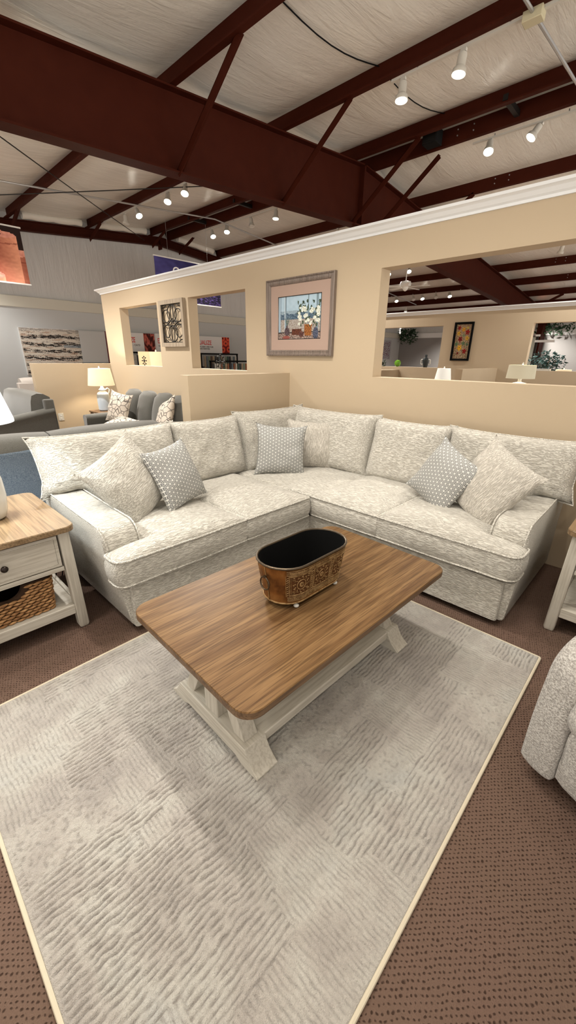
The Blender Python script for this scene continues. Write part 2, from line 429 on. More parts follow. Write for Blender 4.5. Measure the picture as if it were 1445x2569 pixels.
# ------------------------------------------------------------------ the building
WY = 3.436
def zt(y): return 4.506 - .0865 * abs(y - 6.82)
def wall_cells(name, m_, axis, p0, p1, a0, a1, z0, z1, holes=()):
    """upright wall slab with rectangular openings; axis 'x' runs along x"""
    A = sorted({a0, a1, *[h[0] for h in holes], *[h[1] for h in holes]}); Z = sorted({z0, z1, *[h[2] for h in holes], *[h[3] for h in holes]})
    A = [a for a in A if a0 <= a <= a1]
    solid = lambda i, k: 0 <= i < len(A)-1 and 0 <= k < len(Z)-1 and not any(h[0] < (A[i]+A[i+1])/2 < h[1] and h[2] < (Z[k]+Z[k+1])/2 < h[3] for h in holes)
    B = MB(); P = lambda a, p, z: (a, p, z) if axis == 'x' else (p, a, z)
    for i in range(len(A)-1):
        for k in range(len(Z)-1):
            if not solid(i, k): continue
            u0, u1, w0, w1 = A[i], A[i+1], Z[k], Z[k+1]
            q = [[(u0,p0,w0),(u1,p0,w0),(u1,p0,w1),(u0,p0,w1)], [(u0,p1,w0),(u1,p1,w0),(u1,p1,w1),(u0,p1,w1)]]
            if not solid(i-1, k): q.append([(u0,p0,w0),(u0,p0,w1),(u0,p1,w1),(u0,p1,w0)])
            if not solid(i+1, k): q.append([(u1,p0,w0),(u1,p0,w1),(u1,p1,w1),(u1,p1,w0)])
            if not solid(i, k-1): q.append([(u0,p0,w0),(u1,p0,w0),(u1,p1,w0),(u0,p1,w0)])
            if not solid(i, k+1): q.append([(u0,p0,w1),(u1,p0,w1),(u1,p1,w1),(u0,p1,w1)])
            for f in q: B.face([B.v(P(*c)) for c in f])
    return struct(B.build(name, M[m_], smooth=False))
struct(MB().box(-11.75, 3.4, -4.5, 21, -.12, 0).build('floor', M['carpet'], smooth=False))
wall_cells('wall_back', 'tan', 'x', WY, WY+.15, -7.87, 2.6, 0, 2.55, [(-7.22, -6.0, 1.335, 2.235), (-5.17, -3.98, 1.335, 2.235), (-2.165, .7, 1.335, 2.232)])
wall_cells('wall_half_middle', 'tan', 'y', -3.38, -3.247, 2.1, WY, 0, 1.335)
wall_cells('wall_half_left', 'tan', 'y', -8.0, -7.87, 2.13, WY+.15, 0, 1.35)
Y2 = 9.75
wall_cells('wall_middle', 'tan', 'x', Y2, Y2+.15, -7.4, 3.5, 0, 2.52, [(-6.05, -4.36, 1.31, 2.22), (-2.50, 0.3, 1.31, 2.20)])
wall_cells('wall_half_far', 'tan', 'y', -3.15, -3.02, 7.83, Y2, 0, 1.335)
wall_cells('wall_half_corner', 'tan', 'y', -5.5, -5.37, 8.85, Y2, 0, 1.24)
wall_cells('wall_left', 'grey_wall', 'y', -11.75, -11.6, -7.2, 20.95, 0, 2.5)
wall_cells('wall_far', 'mid_wall', 'x', 20.8, 20.95, -11.6, -2.9, 0, 2.5)
wall_cells('wall_far_right', 'stone_wall', 'x', 20.8, 20.95, -2.9, 4, 0, 2.5)
struct(MB().box(-11.72, -11.56, -7.2, 20.8, 2.5, 2.735).build('trim_3', M['cream_paint'], bevel=.01))
struct(MB().box(-11.56, 4, 20.76, 20.95, 2.5, 2.735).build('trim_4', M['white_paint'], bevel=.01))
# upper insulated walls, with soft vertical folds
B = MB(); ny = 150
for k in range(2):
    rows = []
    for j in range(7):
        r = []
        for i in range(ny+1):
            y = -7.2 + 28*i/ny; z = 2.735 + (zt(y) + .30 - 2.735)*j/6
            r.append(B.v((-11.69 + .05*abs(noise.noise(V((y*1.3, z*.5, 3)))) + .03*noise.noise(V((y*4, z, 8))), y, z)) if k == 0 else None)
        rows.append(r)
    if k: break
    for a, b in zip(rows, rows[1:]):
        for i in range(ny): B.face([a[i], a[i+1], b[i+1], b[i]])
struct(B.build('wall_left_upper', M['insul_wall'], ang=80))
struct(MB().box(-11.6, 4, 20.82, 20.95, 2.73, 3.45).build('wall_far_upper', M['insul_wall'], smooth=False))
# crown moulding (stepped profile) on both partitions
def crown(name, x0, x1, yf, yb, zb, zt_, m_='white_paint'):
    d = .075; h = zt_ - zb
    pr = [(yf, zb), (yf-.012, zb), (yf-.014, zb+h*.22), (yf-.03, zb+h*.34), (yf-.05, zb+h*.62), (yf-.062, zb+h*.70), (yf-.075, zb+h*.76), (yf-.075, zt_),
          (yb+.075, zt_), (yb+.075, zb+h*.76), (yb+.05, zb+h*.62), (yb+.012, zb), (yb, zb), (yb, zb+h*.5), (yf, zb+h*.5)]
    B = MB(); rings = []
    for x, e in ((x0, -1), (x1, 1)):
        rings.append([(x + e*max(0, (yf-y) if y < yf else (y-yb) if y > yb else .0), y, z) for y, z in pr])
    B.loft(rings); return struct(B.build(name, M[m_], smooth=False))
crown('trim_1', -7.87, 2.6, WY, WY+.15, 2.483, 2.562)
crown('trim_2', -7.4, 3.5, Y2, Y2+.15, 2.47, 2.55)
# roof: insulation drooping between purlins
NEAR = [6.58, 4.92, 3.22, 1.52, -.18, -1.88, -3.58, -5.28, -7.0]; FAR = [7.06, 8.76, 10.46, 12.16, 13.86, 15.56, 17.26, 18.96, 20.66]
B = MB(); nx = 110; X0, X1 = -11.7, 3.4
def strip(ya, yb, n=9):
    rows = []
    for j in range(n+1):
        t = j/n; y = ya + (yb-ya)*t; r = []
        for i in range(nx+1):
            x = X0 + (X1-X0)*i/nx
            z = zt(y) + .185 - (.085*math.sin(PI*t)**.7 if t not in (0, 1) else 0) + .018*noise.noise(V((x*1.1, y*.6, 5)))*math.sin(PI*t) + .012*noise.noise(V((x*3.5, y*.7, 9)))*math.sin(PI*t)
            z += -.03*abs(math.sin(PI*(x-.3)/1.22))**12 * math.sin(PI*t) * .4
            r.append(B.v((x, y, z)))
        rows.append(r)
    for a, b in zip(rows, rows[1:]):
        for i in range(nx): B.face([a[i], a[i+1], b[i+1], b[i]])
for L_ in (NEAR, FAR):
    for a, b in zip(L_, L_[1:]): strip(a, b)
struct(B.build('ceiling', M['insul'], ang=85))
B = MB(); B.box(X0, X1, 6.56, 7.08, 4.68, 4.70)
struct(B.build('ceiling_ridge', mat('ridge liner', (.36, .37, .33), .5), smooth=False))
# outer skin keeps daylight out
B = MB()
B.face([B.v(p) for p in ((X0-.1, -7.3, zt(-7.3)+.3), (4, -7.3, zt(-7.3)+.3), (4, 6.82, 4.81), (X0-.1, 6.82, 4.81))])
B.face([B.v(p) for p in ((X0-.1, 21, zt(21)+.3), (4, 21, zt(21)+.3), (4, 6.82, 4.81), (X0-.1, 6.82, 4.81))])
struct(B.build('ceiling_deck', M['galv'], smooth=False))
# purlins
ORD = ['first', 'second', 'third', 'fourth', 'fifth', 'sixth', 'seventh', 'eighth', 'ninth']
def purlin(y, side, lab):
    z = zt(y); s = -1 if side == 'n' else 1
    pr = [(0, z), (s*.075, z), (s*.075, z+.018), (s*.068, z+.018), (s*.068, z+.008), (.008*s, z+.008), (.008*s, z+.205), (-.06*s, z+.205), (-.06*s, z+.213), (0, z+.213)]
    B = MB(); B.prism([(y + a, b) for a, b in pr], 'x', -11.45, 3.4)
    o = B.build('roof_purlin', M['steel'], smooth=False)
    tag(o, lab, 'roof beam', 'steel purlins under the roof')
    # bolt holes where purlins lap over the rafter
    for bx in ((-3.35, -3.12) if y > 7 else ()):
        for bz in (.07, .14): MB().tube([(bx, y - .014, z+bz), (bx, y + .014, z+bz)], .009, 6).build('bolt_head', M['galv'], o)
    return o
purlin(6.58, 'n', 'near one of the twin ridge purlins above the rafter peak')
purlin(7.06, 'f', 'far one of the twin ridge purlins, with the right track lights below')
for k, y in enumerate(NEAR[1:6]): purlin(y, 'n', ORD[k].capitalize() + ' red-brown steel purlin down from the ridge on the camera side' if k > 1 else
    ['Red-brown steel purlin with the upper white light track running beneath it', 'Red-brown steel purlin meeting the rafter at upper left, brace rising to it'][k])
for k, y in enumerate(FAR[1:]): purlin(y, 'f', ORD[k].capitalize() + ' red-brown steel purlin beyond the ridge on the far slope')
# main rafter
def rafter(name, X, y0, y1, dep, lab, w=.1):
    r = thing(name, lab, 'roof beam')
    def zb(y): return zt(y) - dep(y)
    ys = [y0, 6.82, y1]
    for nm, f in (('top_flange', lambda y: (zt(y)-.022, zt(y)-.004)), ('bottom_flange', lambda y: (zb(y), zb(y)+.018))):
        B = MB()
        for a, b in zip(ys, ys[1:]):
            A0, A1 = f(a); B0, B1 = f(b)
            B.hexa([(X-w, a, A0), (X+w, a, A0), (X+w, b, B0), (X-w, b, B0)], [(X-w, a, A1), (X+w, a, A1), (X+w, b, B1), (X-w, b, B1)])
        B.build(nm, M['steel'], r, smooth=False)
    B = MB()
    for a, b in zip(ys, ys[1:]):
        B.hexa([(X-.006, a, zb(a)+.01), (X+.006, a, zb(a)+.01), (X+.006, b, zb(b)+.01), (X-.006, b, zb(b)+.01)],
               [(X-.006, a, zt(a)-.01), (X+.006, a, zt(a)-.01), (X+.006, b, zt(b)-.01), (X-.006, b, zt(b)-.01)])
    B.build('web', M['steel'], r, smooth=False)
    MB().box(X-w, X+w, 6.80, 6.84, zb(6.82)-.09, zt(6.82)).build('splice_plate', M['steel'], r, smooth=False)
    return r
def dmain(y): return .865 if y > 6.82 else .865 - .029*(6.82-y)*-1*-1
def dmain(y):
    d = abs(y - 6.82); return .865 - .030*d
RM = rafter('roof_rafter', -4.87, -7, 20.7, dmain, 'Huge red-brown tapered steel I-beam rafter crossing the ceiling from upper left')
RE = rafter('roof_rafter', -11.42, -7, 20.7, lambda y: .20, 'Slim red-brown end rafter along the top of the far grey wall', .07)
# flange braces, each an angle bar from rafter foot to purlin
def brace(y, X, s, lab, zl, reach=1.15):
    a = V((X + s*.03, y, zl)); b = V((X + s*reach, y, zt(y) + .03))
    B = MB(); d = (b-a).normalized(); n = V((0, 1, 0)).cross(d).normalized()
    for (p, q) in ((V((0, 1, 0))*.040, n*.003), (V((0, 1, 0))*.003, n*.040)):
        off = V((0, 0, 0)) if p.length > .02 else n*.037 + V((0, -.037, 0))
        c = []
        for e in (a, b):
            c += [e+off-p-q, e+off+p-q, e+off+p+q, e+off-p+q]
        vs = [B.v(k) for k in c]
        for f in ((3,2,1,0),(4,5,6,7),(0,1,5,4),(1,2,6,5),(2,3,7,6),(3,0,4,7)): B.face([vs[i] for i in f])
    return tag(B.build('flange_brace', M['steel'], smooth=False), lab, 'brace', 'angle braces on the rafters')
for y, lab in ((3.23, 'Leftmost long steel angle brace from the big rafter up to a purlin'), (4.93, 'Middle long steel angle brace rising right from the big rafter'),
               (6.62, 'Steel angle brace at the ridge, just left of the rafter splice'), (7.3, 'Thin steel angle brace right of the rafter splice'), (8.8, 'Short steel angle brace peeking over the white crown'),
               (17.26, 'Steel angle brace seen through the wide opening')):
    brace(y, -4.87, 1, lab, zt(y)-dmain(y)+.03)
for y, lab in ((3.22, 'Short steel brace of the end rafter above the pink spool banner'), (4.92, 'Short steel brace of the end rafter, second from left'), (6.58, 'Short steel brace of the end rafter near its peak'), (7.4, 'Short steel brace of the end rafter just past its peak')):
    brace(y, -11.4, 1, lab, zt(y)-.22, .75)
# insulation rolls tucked at the end wall
for y0_, y1_, lab in ((3.45, 4.7, 'Rolled white insulation end between the left purlins at the end wall'), (5.1, 6.35, 'Rolled white insulation end left of the end wall peak'), (7.3, 8.5, 'Rolled white insulation end right of the end wall peak')):
    tag(MB().tube([(-11.28, y0_ + (y1_-y0_)*i/8, zt(y0_ + (y1_-y0_)*i/8)+.07+.01*math.sin(i*2)) for i in range(9)], .075, 12).build('insulation_roll', M['insul']), lab, 'insulation', 'insulation rolls at the end wall')
# ridge cross channels
for x, lab in ((-9.6, 'Dark cross channel between the ridge purlins, leftmost'), (-7.9, 'Dark cross channel between the ridge purlins left of the rafter'), (-2.55, 'Dark cross channel between the ridge purlins at upper right'), ):
    tag(MB().box(x-.03, x+.03, 6.56, 7.08, 4.535, 4.60).build('cross_channel', M['dark'], smooth=False), lab, 'channel', 'cross channels at the ridge')
t = thing('ceiling_speaker', 'Small black speaker box tucked beside the ridge purlin', 'speaker', (-3.62, 6.82, 4.52))
MB().box(-.11, .11, -.10, .10, -.08, .10).build('cabinet', M['black'], t, bevel=.01); MB().box(-.10, .10, -.11, -.10, -.07, .08).build('grille', M['dark'], t)
# hanging lines, conduits and brace rods
def line(name, pts, r, m_, lab, cat, group=None): return tag(MB().tube(pts, r, 7).build(name, M[m_]), lab, cat, group)
def sagline(a, b, s, n=10): a = V(a); b = V(b); return [a.lerp(b, i/n) + V((0, 0, -s*math.sin(PI*i/n))) for i in range(n+1)]
line('conduit', [(-8.9, -3, 3.62), (-8.9, 2.0, zt(2)-.02), (-8.9, 6.8, 4.47), (-8.9, 10, zt(10)-.03), (-8.9, 17, zt(17)-.03)], .016, 'galv', 'Thin grey conduit crossing under the purlins at left', 'conduit')
line('conduit', [(-1.79, y, zt(y)-.02) for y in (2.5, 4.9, 6.8)] + [(-1.79, 9, zt(9)-.02), (-1.79, 14, zt(14)-.02)], .016, 'galv', 'Grey conduit at upper right, running away past the track light junction', 'conduit')
line('brace_rod', sagline((-6.0, .9, 4.05), (-11.3, 6.3, 4.33), .02), .008, 'dark', 'Thin dark roof brace rod slanting down to the right', 'rod', 'roof brace rods')
line('brace_rod', sagline((-11.3, .9, 3.97), (-5.2, 6.9, 4.42), .02), .008, 'dark', 'Thin dark roof brace rod rising to the right', 'rod', 'roof brace rods')
jb = MB().box(-1.87, -1.71, 4.89, 5.0, zt(4.95)-.075, zt(4.95)+.01).build('junction_box', mat('aged plastic', (.50, .45, .30), .6), bevel=.006); tag(jb, 'Yellowed junction box on the upper white light track, where the grey conduit crosses', 'junction box')
for x, lab in ((-2.62, 'Thin black cord sagging over the purlins at top centre'),):
    for a, b in ((1.52, 3.22), (3.22, 4.92), (4.92, 6.58)):
        pass
def cord(x, lab, ys):
    P = []
    for a, b in zip(ys, ys[1:]):
        for i in range(9):
            t_ = i/8; y = a + (b-a)*t_; P.append((x, y, zt(y) + .165 - .095*math.sin(PI*t_)))
    return line('black_cord', P, .006, 'black', lab, 'cord', 'black cords along the insulation')
cord(-3.35, 'Thin black cord sagging along the insulation at top centre', [1.52, 3.22, 4.92, 6.58])

# ------------------------------------------------------------------ track lights
def track(x0, x1, y, lab, drop=.0):
    z = zt(y) - drop
    o = MB().box(x0, x1, y-.018, y+.018, z-.02, z).build('light_track', M['track'], smooth=False)
    x = x0 + .3
    while x < x1: MB().tube([(x, y, z), (x, y, zt(y)+.03)], .007, 6).build('hanger', M['galv'], o); x += .9
    return tag(o, lab, 'track')
def head(lit=True, L=.12):
    r = thing('track_light', 'proto', 'track light', group='track lights')
    MB().box(-.03, .03, -.016, .016, -.025, 0).build('mount', M['track'], r, bevel=.003)
    MB().tube([(0, 0, -.02), (0, 0, -.05)], .009, 8).build('stem', M['track'], r)
    MB().lathe([(.018, -.034), (.04, -.04), (.044, -.055), (.044, -.04-L*.8), (.048, -.04-L*.85), (.066, -.04-L), (.07, -.04-L-.035), (.066, -.04-L-.04), (.06, -.04-L-.03), (.05, -.04-L)], 22).build('housing', M['track'], r)
    MB().lathe([(.001, -.04-L-.036), (.03, -.04-L-.037), (.058, -.04-L-.03), (.06, -.04-L-.015), (.001, -.04-L-.012)], 20).build('bulb', M['bulb' if lit else 'bulb_off'], r)
    return r
PH = {True: head(True), False: head(False)}; used = {True: False, False: False}
def put_head(x, y, lab, tx=0, ty=0, lit=True, watt=0, size=80, drop=.02, group='track lights', col=(1., .94, .85)):
    m = T(x, y, zt(y)-drop) @ RX(tx) @ RY(ty)
    if not used[lit]:
        r = PH[lit]; r.matrix_world = m; used[lit] = True; r['label'] = lab
    else: r = dup(PH[lit], m, lab)
    r['group'] = group
    if watt:
        l = bpy.data.lights.new('spot', 'SPOT'); l.energy = watt; l.spot_size = R(size); l.spot_blend = .6; l.shadow_soft_size = .045; l.color = col
        o = bpy.data.objects.new('spot_lamp', l); COL.objects.link(o); o.matrix_world = m @ T(0, 0, -.26)
    return r
W1 = 102
track(-3.19, 2.9, 4.95, 'White light track at upper right under the nearer purlin')
put_head(-3.05, 4.95, 'White track light at upper right, nearest the left end of the track', -4, -2, True, W1, 95)
put_head(-2.40, 4.95, 'White track light at top right, second along the nearer track', -6, 4, True, W1, 95)
for x in (-.95, -.1, .7): put_head(x, 4.95, 'White track light on the nearer track beyond the right picture edge', 0, 6, True, W1*.8, 95, group='track lights beyond the right edge')
track(-3.17, 2.9, 7.22, 'White light track at right under the ridge')
put_head(-2.92, 7.22, 'Glowing yellow-rimmed track light on the ridge track', -25, -8, True, W1, 90)
put_head(-2.27, 7.22, 'White track light near right edge on the ridge track, tilted left', -25, 25, True, W1, 90)
track(-11, -5.3, 4.96, 'White light track beyond the rafter at left, carrying four heads')
for x, l, lab, a, b in ((-9.6, False, 'Small white unlit track light at far left end of the left track', 0, 0), (-9.12, True, 'Track light second from left, tilted toward the far wall', 0, -35), (-7.86, True, 'Bright track light third along the left track', -20, -18), (-7.28, True, 'Bright track light closest to the rafter on the left track', -22, -18)):
    put_head(x, 4.96, lab, a, b, l, W1*3. if l else 0, 115)
track(-9.9, -6.6, 7.2, 'White light track near the ridge left of the partition')
for x, l, lab, a, b in ((-9.57, True, 'Leftmost lit track light on the far left ridge track', -8, -28), (-8.95, True, 'Second lit track light on the far left ridge track', -18, -18), (-8.09, False, 'Unlit white track light between two lit ones on the ridge track', 0, -10), (-7.27, True, 'Lit track light just under the big rafter edge', -8, -4)):
    put_head(x, 7.2, lab, a, b, l, W1*3. if l else 0, 115)
track(-8.4, -2, 12.16, 'Light track on the far slope seen through the wide opening')
for x, l, lab, a, b in ((-7.42, True, 'Bright track light at upper left corner of the wide opening', -30, -24), (-6.75, True, 'Second bright track light at upper left of the wide opening', -30, -24), (-2.85, True, 'White track light at upper right of the wide opening', 8, 12)):
    put_head(x, 12.16, lab, a, b, l, W1*3.6 if l else 0, 120)
track(-10.4, -6, 15.5, 'Distant light track low in the wide opening')
for x, l, lab in ((-9.0, True, 'Distant lit track light near the ceiling fan'), (-8.28, False, 'Distant unlit track light, left of the brightest one'), (-7.93, True, 'Brightest distant track light in the wide opening'), (-7.4, False, 'Distant unlit track light right of the brightest'), (-6.9, True, 'Distant lit track light rightmost of the row')):
    put_head(x, 15.5, lab, -26, -24, l, W1*3.6 if l else 0, 120)
# heads over the camera bay, outside the frame
track(-2.8, 3, 1.52, 'White light track above the camera, out of the picture')
track(-4.6, 3, -1.88, 'White light track behind the camera, out of the picture')
track(-3.6, 3, -.18, 'White light track just over the camera, out of the picture')
for x, y, a, b, w in ((-2.6, 1.52, 6, 4, 1.25), (-1.6, 1.52, 8, 0, 1.), (-.5, 1.52, 8, 0, .6), (1., 1.52, 0, 0, .5), (-3.1, -.18, 18, 8, 1.1), (-1.9, -.18, 18, 4, .8), (0., -.18, 15, -6, .5), (-3.2, -1.88, 30, 8, .6), (-1.2, -1.88, 30, 4, .5), (1.2, -1.88, 28, -6, .5)):
    put_head(x, y, 'White track light overhead, out of the picture', a, b, True, W1*w, 105, group='track lights above the camera')
for x, y in ((-6.3, 1.52), (-8.6, 1.52), (-10.3, 1.52), (-5.6, -1.88), (-9, -1.88), (-6.8, 8.76), (-1.0, 8.76), (-1.2, 12.16), (-9.5, 17.26), (-2., 17.26)):  # unseen heads added to lift the dim background bays
    put_head(x, y, 'White track light in the next bay, out of the picture', 0, 0, True, W1*(4.4 if -10 < x < -5 and y < 5 else 2.8), 130, group='track lights in the next bays', col=(1., .96, .90))
for x in (-7.5, -4.8): put_head(x, 18.96, 'White track light by the far wall, hidden by the partition', 12, 0, True, W1*7, 130, group='track lights by the far wall')  # unseen heads added to brighten the dark far wall

# ------------------------------------------------------------------ rug
rx0, rx1, ry0, ry1 = -1.872, -.174, -.05, 2.188
rug = thing('area_rug', 'Large cream carved pile rug with a rib pattern under the coffee table', 'rug', ((rx0+rx1)/2, (ry0+ry1)/2, 0))
NX, NY = 440, 590; w_, h_ = rx1-rx0-.016, ry1-ry0-.016; vs = []; fs = []
random.seed(3)
# jittered blocks that decide which way the ribs run
cellx = [0]; LOW = []
while cellx[-1] < w_: cellx.append(cellx[-1] + random.uniform(.08, .26))
celly = [0]
while celly[-1] < h_: celly.append(celly[-1] + random.uniform(.12, .34))
kind = {(i, j): random.choice([0, 0, 0, 0, 1, 1, 1, 2]) for i in range(40) for j in range(40)}
import bisect
for j in range(NY+1):
    for i in range(NX+1):
        x = w_*i/NX; y = h_*j/NY
        wx = x + .05*noise.noise(V((x*3, y*3, 1))) + .012*noise.noise(V((x*22, y*22, 2))); wy = y + .06*noise.noise(V((x*3, y*3, 4)))
        ci = bisect.bisect(cellx, wx); cj = bisect.bisect(celly, wy + .21*(ci % 2)); k = kind.get((min(ci, 39), min(cj, 39)), 0)
        wob = .010*noise.noise(V((x*7, y*7, 6))) + .0055*noise.noise(V((x*30, y*30, 7)))
        if k == 0: r = math.sin(2*PI*(x + wob)/.0185); amp = .0052
        elif k == 1: r = math.sin(2*PI*(y + wob)/.0155); amp = .0030
        else: r = noise.noise(V((x*70, y*70, 3)))*2.2; amp = .0030
        amp *= .55 + .8*max(0, .5 + noise.noise(V((x*2.2, y*2.2, 11))))
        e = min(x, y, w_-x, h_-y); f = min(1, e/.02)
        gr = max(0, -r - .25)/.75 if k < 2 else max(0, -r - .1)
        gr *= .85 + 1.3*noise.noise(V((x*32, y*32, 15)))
        LOW.append(min(1, max(0, gr))*(.9 if k == 0 else .6)*f)  # strength of the painted groove shade at each vertex
        z = .013 + amp*(1 - min(1, 1.5*max(0, gr)))*f + .0022*noise.noise(V((x*75, y*75, 5)))*f
        vs.append((x - w_/2, y - h_/2, z if f > 0 else .004))
for j in range(NY):
    for i in range(NX): a = j*(NX+1)+i; fs.append((a, a+1, a+NX+2, a+NX+1))
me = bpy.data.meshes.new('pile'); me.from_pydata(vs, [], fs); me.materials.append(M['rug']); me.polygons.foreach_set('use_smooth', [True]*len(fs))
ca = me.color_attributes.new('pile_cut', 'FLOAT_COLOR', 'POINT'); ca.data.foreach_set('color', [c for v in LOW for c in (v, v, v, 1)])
o = bpy.data.objects.new('pile', me); COL.objects.link(o); o.parent = rug
MB().tube([(x, y, .008) for x, y in roundpoly([(-w_/2-.003, -h_/2-.003), (w_/2+.003, -h_/2-.003), (w_/2+.003, h_/2+.003), (-w_/2-.003, h_/2+.003)], .01)], .007, 8, True).build('binding', M['rug_edge'], rug)

# ------------------------------------------------------------------ coffee table
ct = thing('coffee_table', 'Coffee table with a honey oak top and whitewashed trestle base on the cream rug', 'coffee table', (-1.062, 1.226, .012), -1.7)
TZ = .468; pl_ = rrect(-.403, .392, -.655, .700, .07, 8)
B = MB(); rr = []
for z, i in ((TZ-.034, .003), (TZ-.03, 0), (TZ-.004, 0)): rr.append([(x*(1-i*2), y*(1-i*2), z) for x, y in pl_])
B.loft(rr); B.build('tabletop_edge', M['wood_edge'], ct, ang=30)
B = MB(); B.loft([[(x, y, TZ-.004) for x, y in pl_], [(x*.994, y*.997, TZ) for x, y in pl_]]); B.build('tabletop', M['wood'], ct, ang=20)
MB().box(-.32, .32, -.585, .595, TZ-.046, TZ-.034).build('apron', M['wash_y'], ct)
for sy in (-1, 1):
    yc = sy*.495
    pr = [(-.305, 0), (-.30, .018), (-.27, .035), (-.245, .055), (-.235, .085), (-.20, .10), (.20, .10), (.235, .10), (.245, .075), (.262, .045), (.30, .018), (.305, 0), (.22, 0), (.17, .022), (-.17, .022), (-.22, 0)]
    pr = [(-.305, 0), (-.308, .012), (-.285, .028), (-.262, .05), (-.245, .078), (-.235, .10), (.235, .10), (.245, .078), (.262, .05), (.285, .028), (.308, .012), (.305, 0), (.21, 0), (.17, .02), (-.17, .02), (-.21, 0)]
    MB().prism(pr, 'y', yc-.053, yc+.053).build('trestle_foot', M['wash_x'], ct, bevel=.003)
    MB().box(-.045, .045, yc-.04, yc+.04, .10, TZ-.05).build('trestle_post', M['wash_z'], ct, bevel=.003)
    MB().box(-.31, .31, yc-.04, yc+.04, TZ-.09, TZ-.05).build('top_rail', M['wash_x'], ct, bevel=.003)
    for s in (-1, 1):
        o_ = []; i_ = []
        for k in range(13):
            t = k/12; a = R(180 + 62*t)  # concave sweep from post head down to foot
            o_.append((s*(.050 + .095*t**1.7), .415 - .315*t)); i_.append((s*(.105 + .105*t**1.6), .418 - .318*t))
        q = o_ + i_[::-1]
        MB().prism(q, 'y', yc-.034, yc+.034).build('curved_brace', M['wash_z'], ct, bevel=.002, ang=30)
MB().box(-.232, .232, -.447, .447, .055, .10).build('lower_shelf', M['wash_y'], ct, bevel=.004)

# ------------------------------------------------------------------ copper tub
tb = thing('planter_tub', 'Oval copper tub with black inside and embossed panels on the coffee table', 'planter', (-1.065, 1.232, TZ+.012), -1)
def oval(hl, hw, n=12):
    s = hl - hw
    return [(hw*math.cos(R(a)), s + hw*math.sin(R(a))) for a in [180*i/n for i in range(n+1)]] + [(hw*math.cos(R(a)), -s + hw*math.sin(R(a))) for a in [180+180*i/n for i in range(n+1)]]
def fl(t): return .210 + .030*t**1.2 , .104 + .021*t**1.2   # half length / half width with height
H0, H1 = .030, .213
B = MB(); B.loft([[(x, y, H0 + (H1-H0)*t) for x, y in oval(*fl(t))] for t in (0, .15, .4, .7, .9, 1)], True, False)
B.build('tub_body', M['bronze'], tb, ang=60)
B = MB(); B.loft([[(x*.955, y*.977, H0 + .006 + (H1-H0-.006)*t) for x, y in oval(*fl(t))] for t in (0, .4, 1)], True, False); B.build('lining', M['black'], tb, ang=60)
for z_, r_, t_ in ((H1, .0055, 1.02), (H0, .004, 0)):
    MB().tube([(x, y, z_) for x, y in oval(*fl(t_))], r_, 8, True).build('rim' if z_ == H1 else 'base_bead', M['rim' if z_ == H1 else 'relief'], tb)
# embossed panels wrap the long sides
for sx in (1, -1):
    def PT(u, v, off=.002):   # u: -1..1 along side incl. start of bend, v 0..1
        t = .06 + .88*v; hl, hw = fl(t); s = hl - hw; L_ = s + hw*.75; a = u*L_
        if abs(a) <= s: return (sx*(hw+off), a, H0 + (H1-H0)*t)
        th = (abs(a)-s)/hw; return (sx*(hw+off)*math.cos(th), math.copysign(s + (hw+off)*math.sin(th), a), H0 + (H1-H0)*t)
    G = MB(); n = 36
    for i in range(n):
        for j in range(4): G.face([G.v(PT(-1+2*(i+p)/n, (j+q)/4, .0012)) for p, q in ((0,0),(1,0),(1,1),(0,1))])
    pn = G.build('embossed_panel', M['relief_ground'], tb, ang=60)
    E_ = MB()
    def stroke(uv, r=.0017, closed=False):
        q = []; m_ = len(uv)
        for i_ in range(m_ if closed else m_-1):
            a_, b_ = uv[i_], uv[(i_+1) % m_]; k_ = max(1, int(math.dist(a_, b_)/.06))
            q += [(a_[0] + (b_[0]-a_[0])*j_/k_, a_[1] + (b_[1]-a_[1])*j_/k_) for j_ in range(k_)]
        uv = q if closed else q + [uv[-1]]
        E_.tube([PT(u, v, .0022) for u, v in uv], r, 5, closed)
    for v in (.02, .06, .11, .15, .86, .90, .94, .99): stroke([(-1 + 2*i/24, v) for i in range(25)], .0014)
    for i in range(46):
        u = -.97 + 1.94*i/45
        for v in (.085, .925): stroke([(u, v-.03), (u+.015, v+.03)], .0016)
    for c in (-.66, 0, .66):
        for k in (.29, .255):
            stroke([(c-k, .2), (c+k, .2), (c+k, .82), (c-k, .82)], .0022 if k > .27 else .0012, True)
        for r1 in (.115, .05): stroke([(c + r1*math.cos(a*PI/8), .51 + r1*1.35*math.sin(a*PI/8)) for a in range(16)], .0019, True)
        for a in range(8):
            th = a*PI/4
            stroke([(c + (.02+.03*q)*math.cos(th), .51 + (.02+.03*q)*1.35*math.sin(th)) for q in range(2)], .0018)
        for a in range(12):
            th = a*PI/6 + .26; R1, R2 = (.15, .215)
            stroke([(c + R1*math.cos(th), .51 + R1*1.3*math.sin(th)), (c + R2*math.cos(th+.15), .51 + R2*1.25*math.sin(th+.15)), (c + R1*1.25*math.cos(th+.3), .51 + R1*1.6*math.sin(th+.3))], .0019)
        for a in (-1, 1):
            for b in (-1, 1): stroke([(c+a*.16, .51+b*.2), (c+a*.22, .51+b*.19), (c+a*.225, .51+b*.26), (c+a*.17, .51+b*.255)], .0018)
    for c in (-.99, -.33, .33, .99):
        for i in range(9): stroke([(c-.02, .2+.07*i), (c+.02, .235+.07*i)], .0015)
        stroke([(c-.035, .17), (c-.035, .85)], .0013); stroke([(c+.035 if c < .9 else c, .17), (c+.035 if c < .9 else c, .85)], .0013)
    E_.build('raised_ornament', M['relief'], pn)
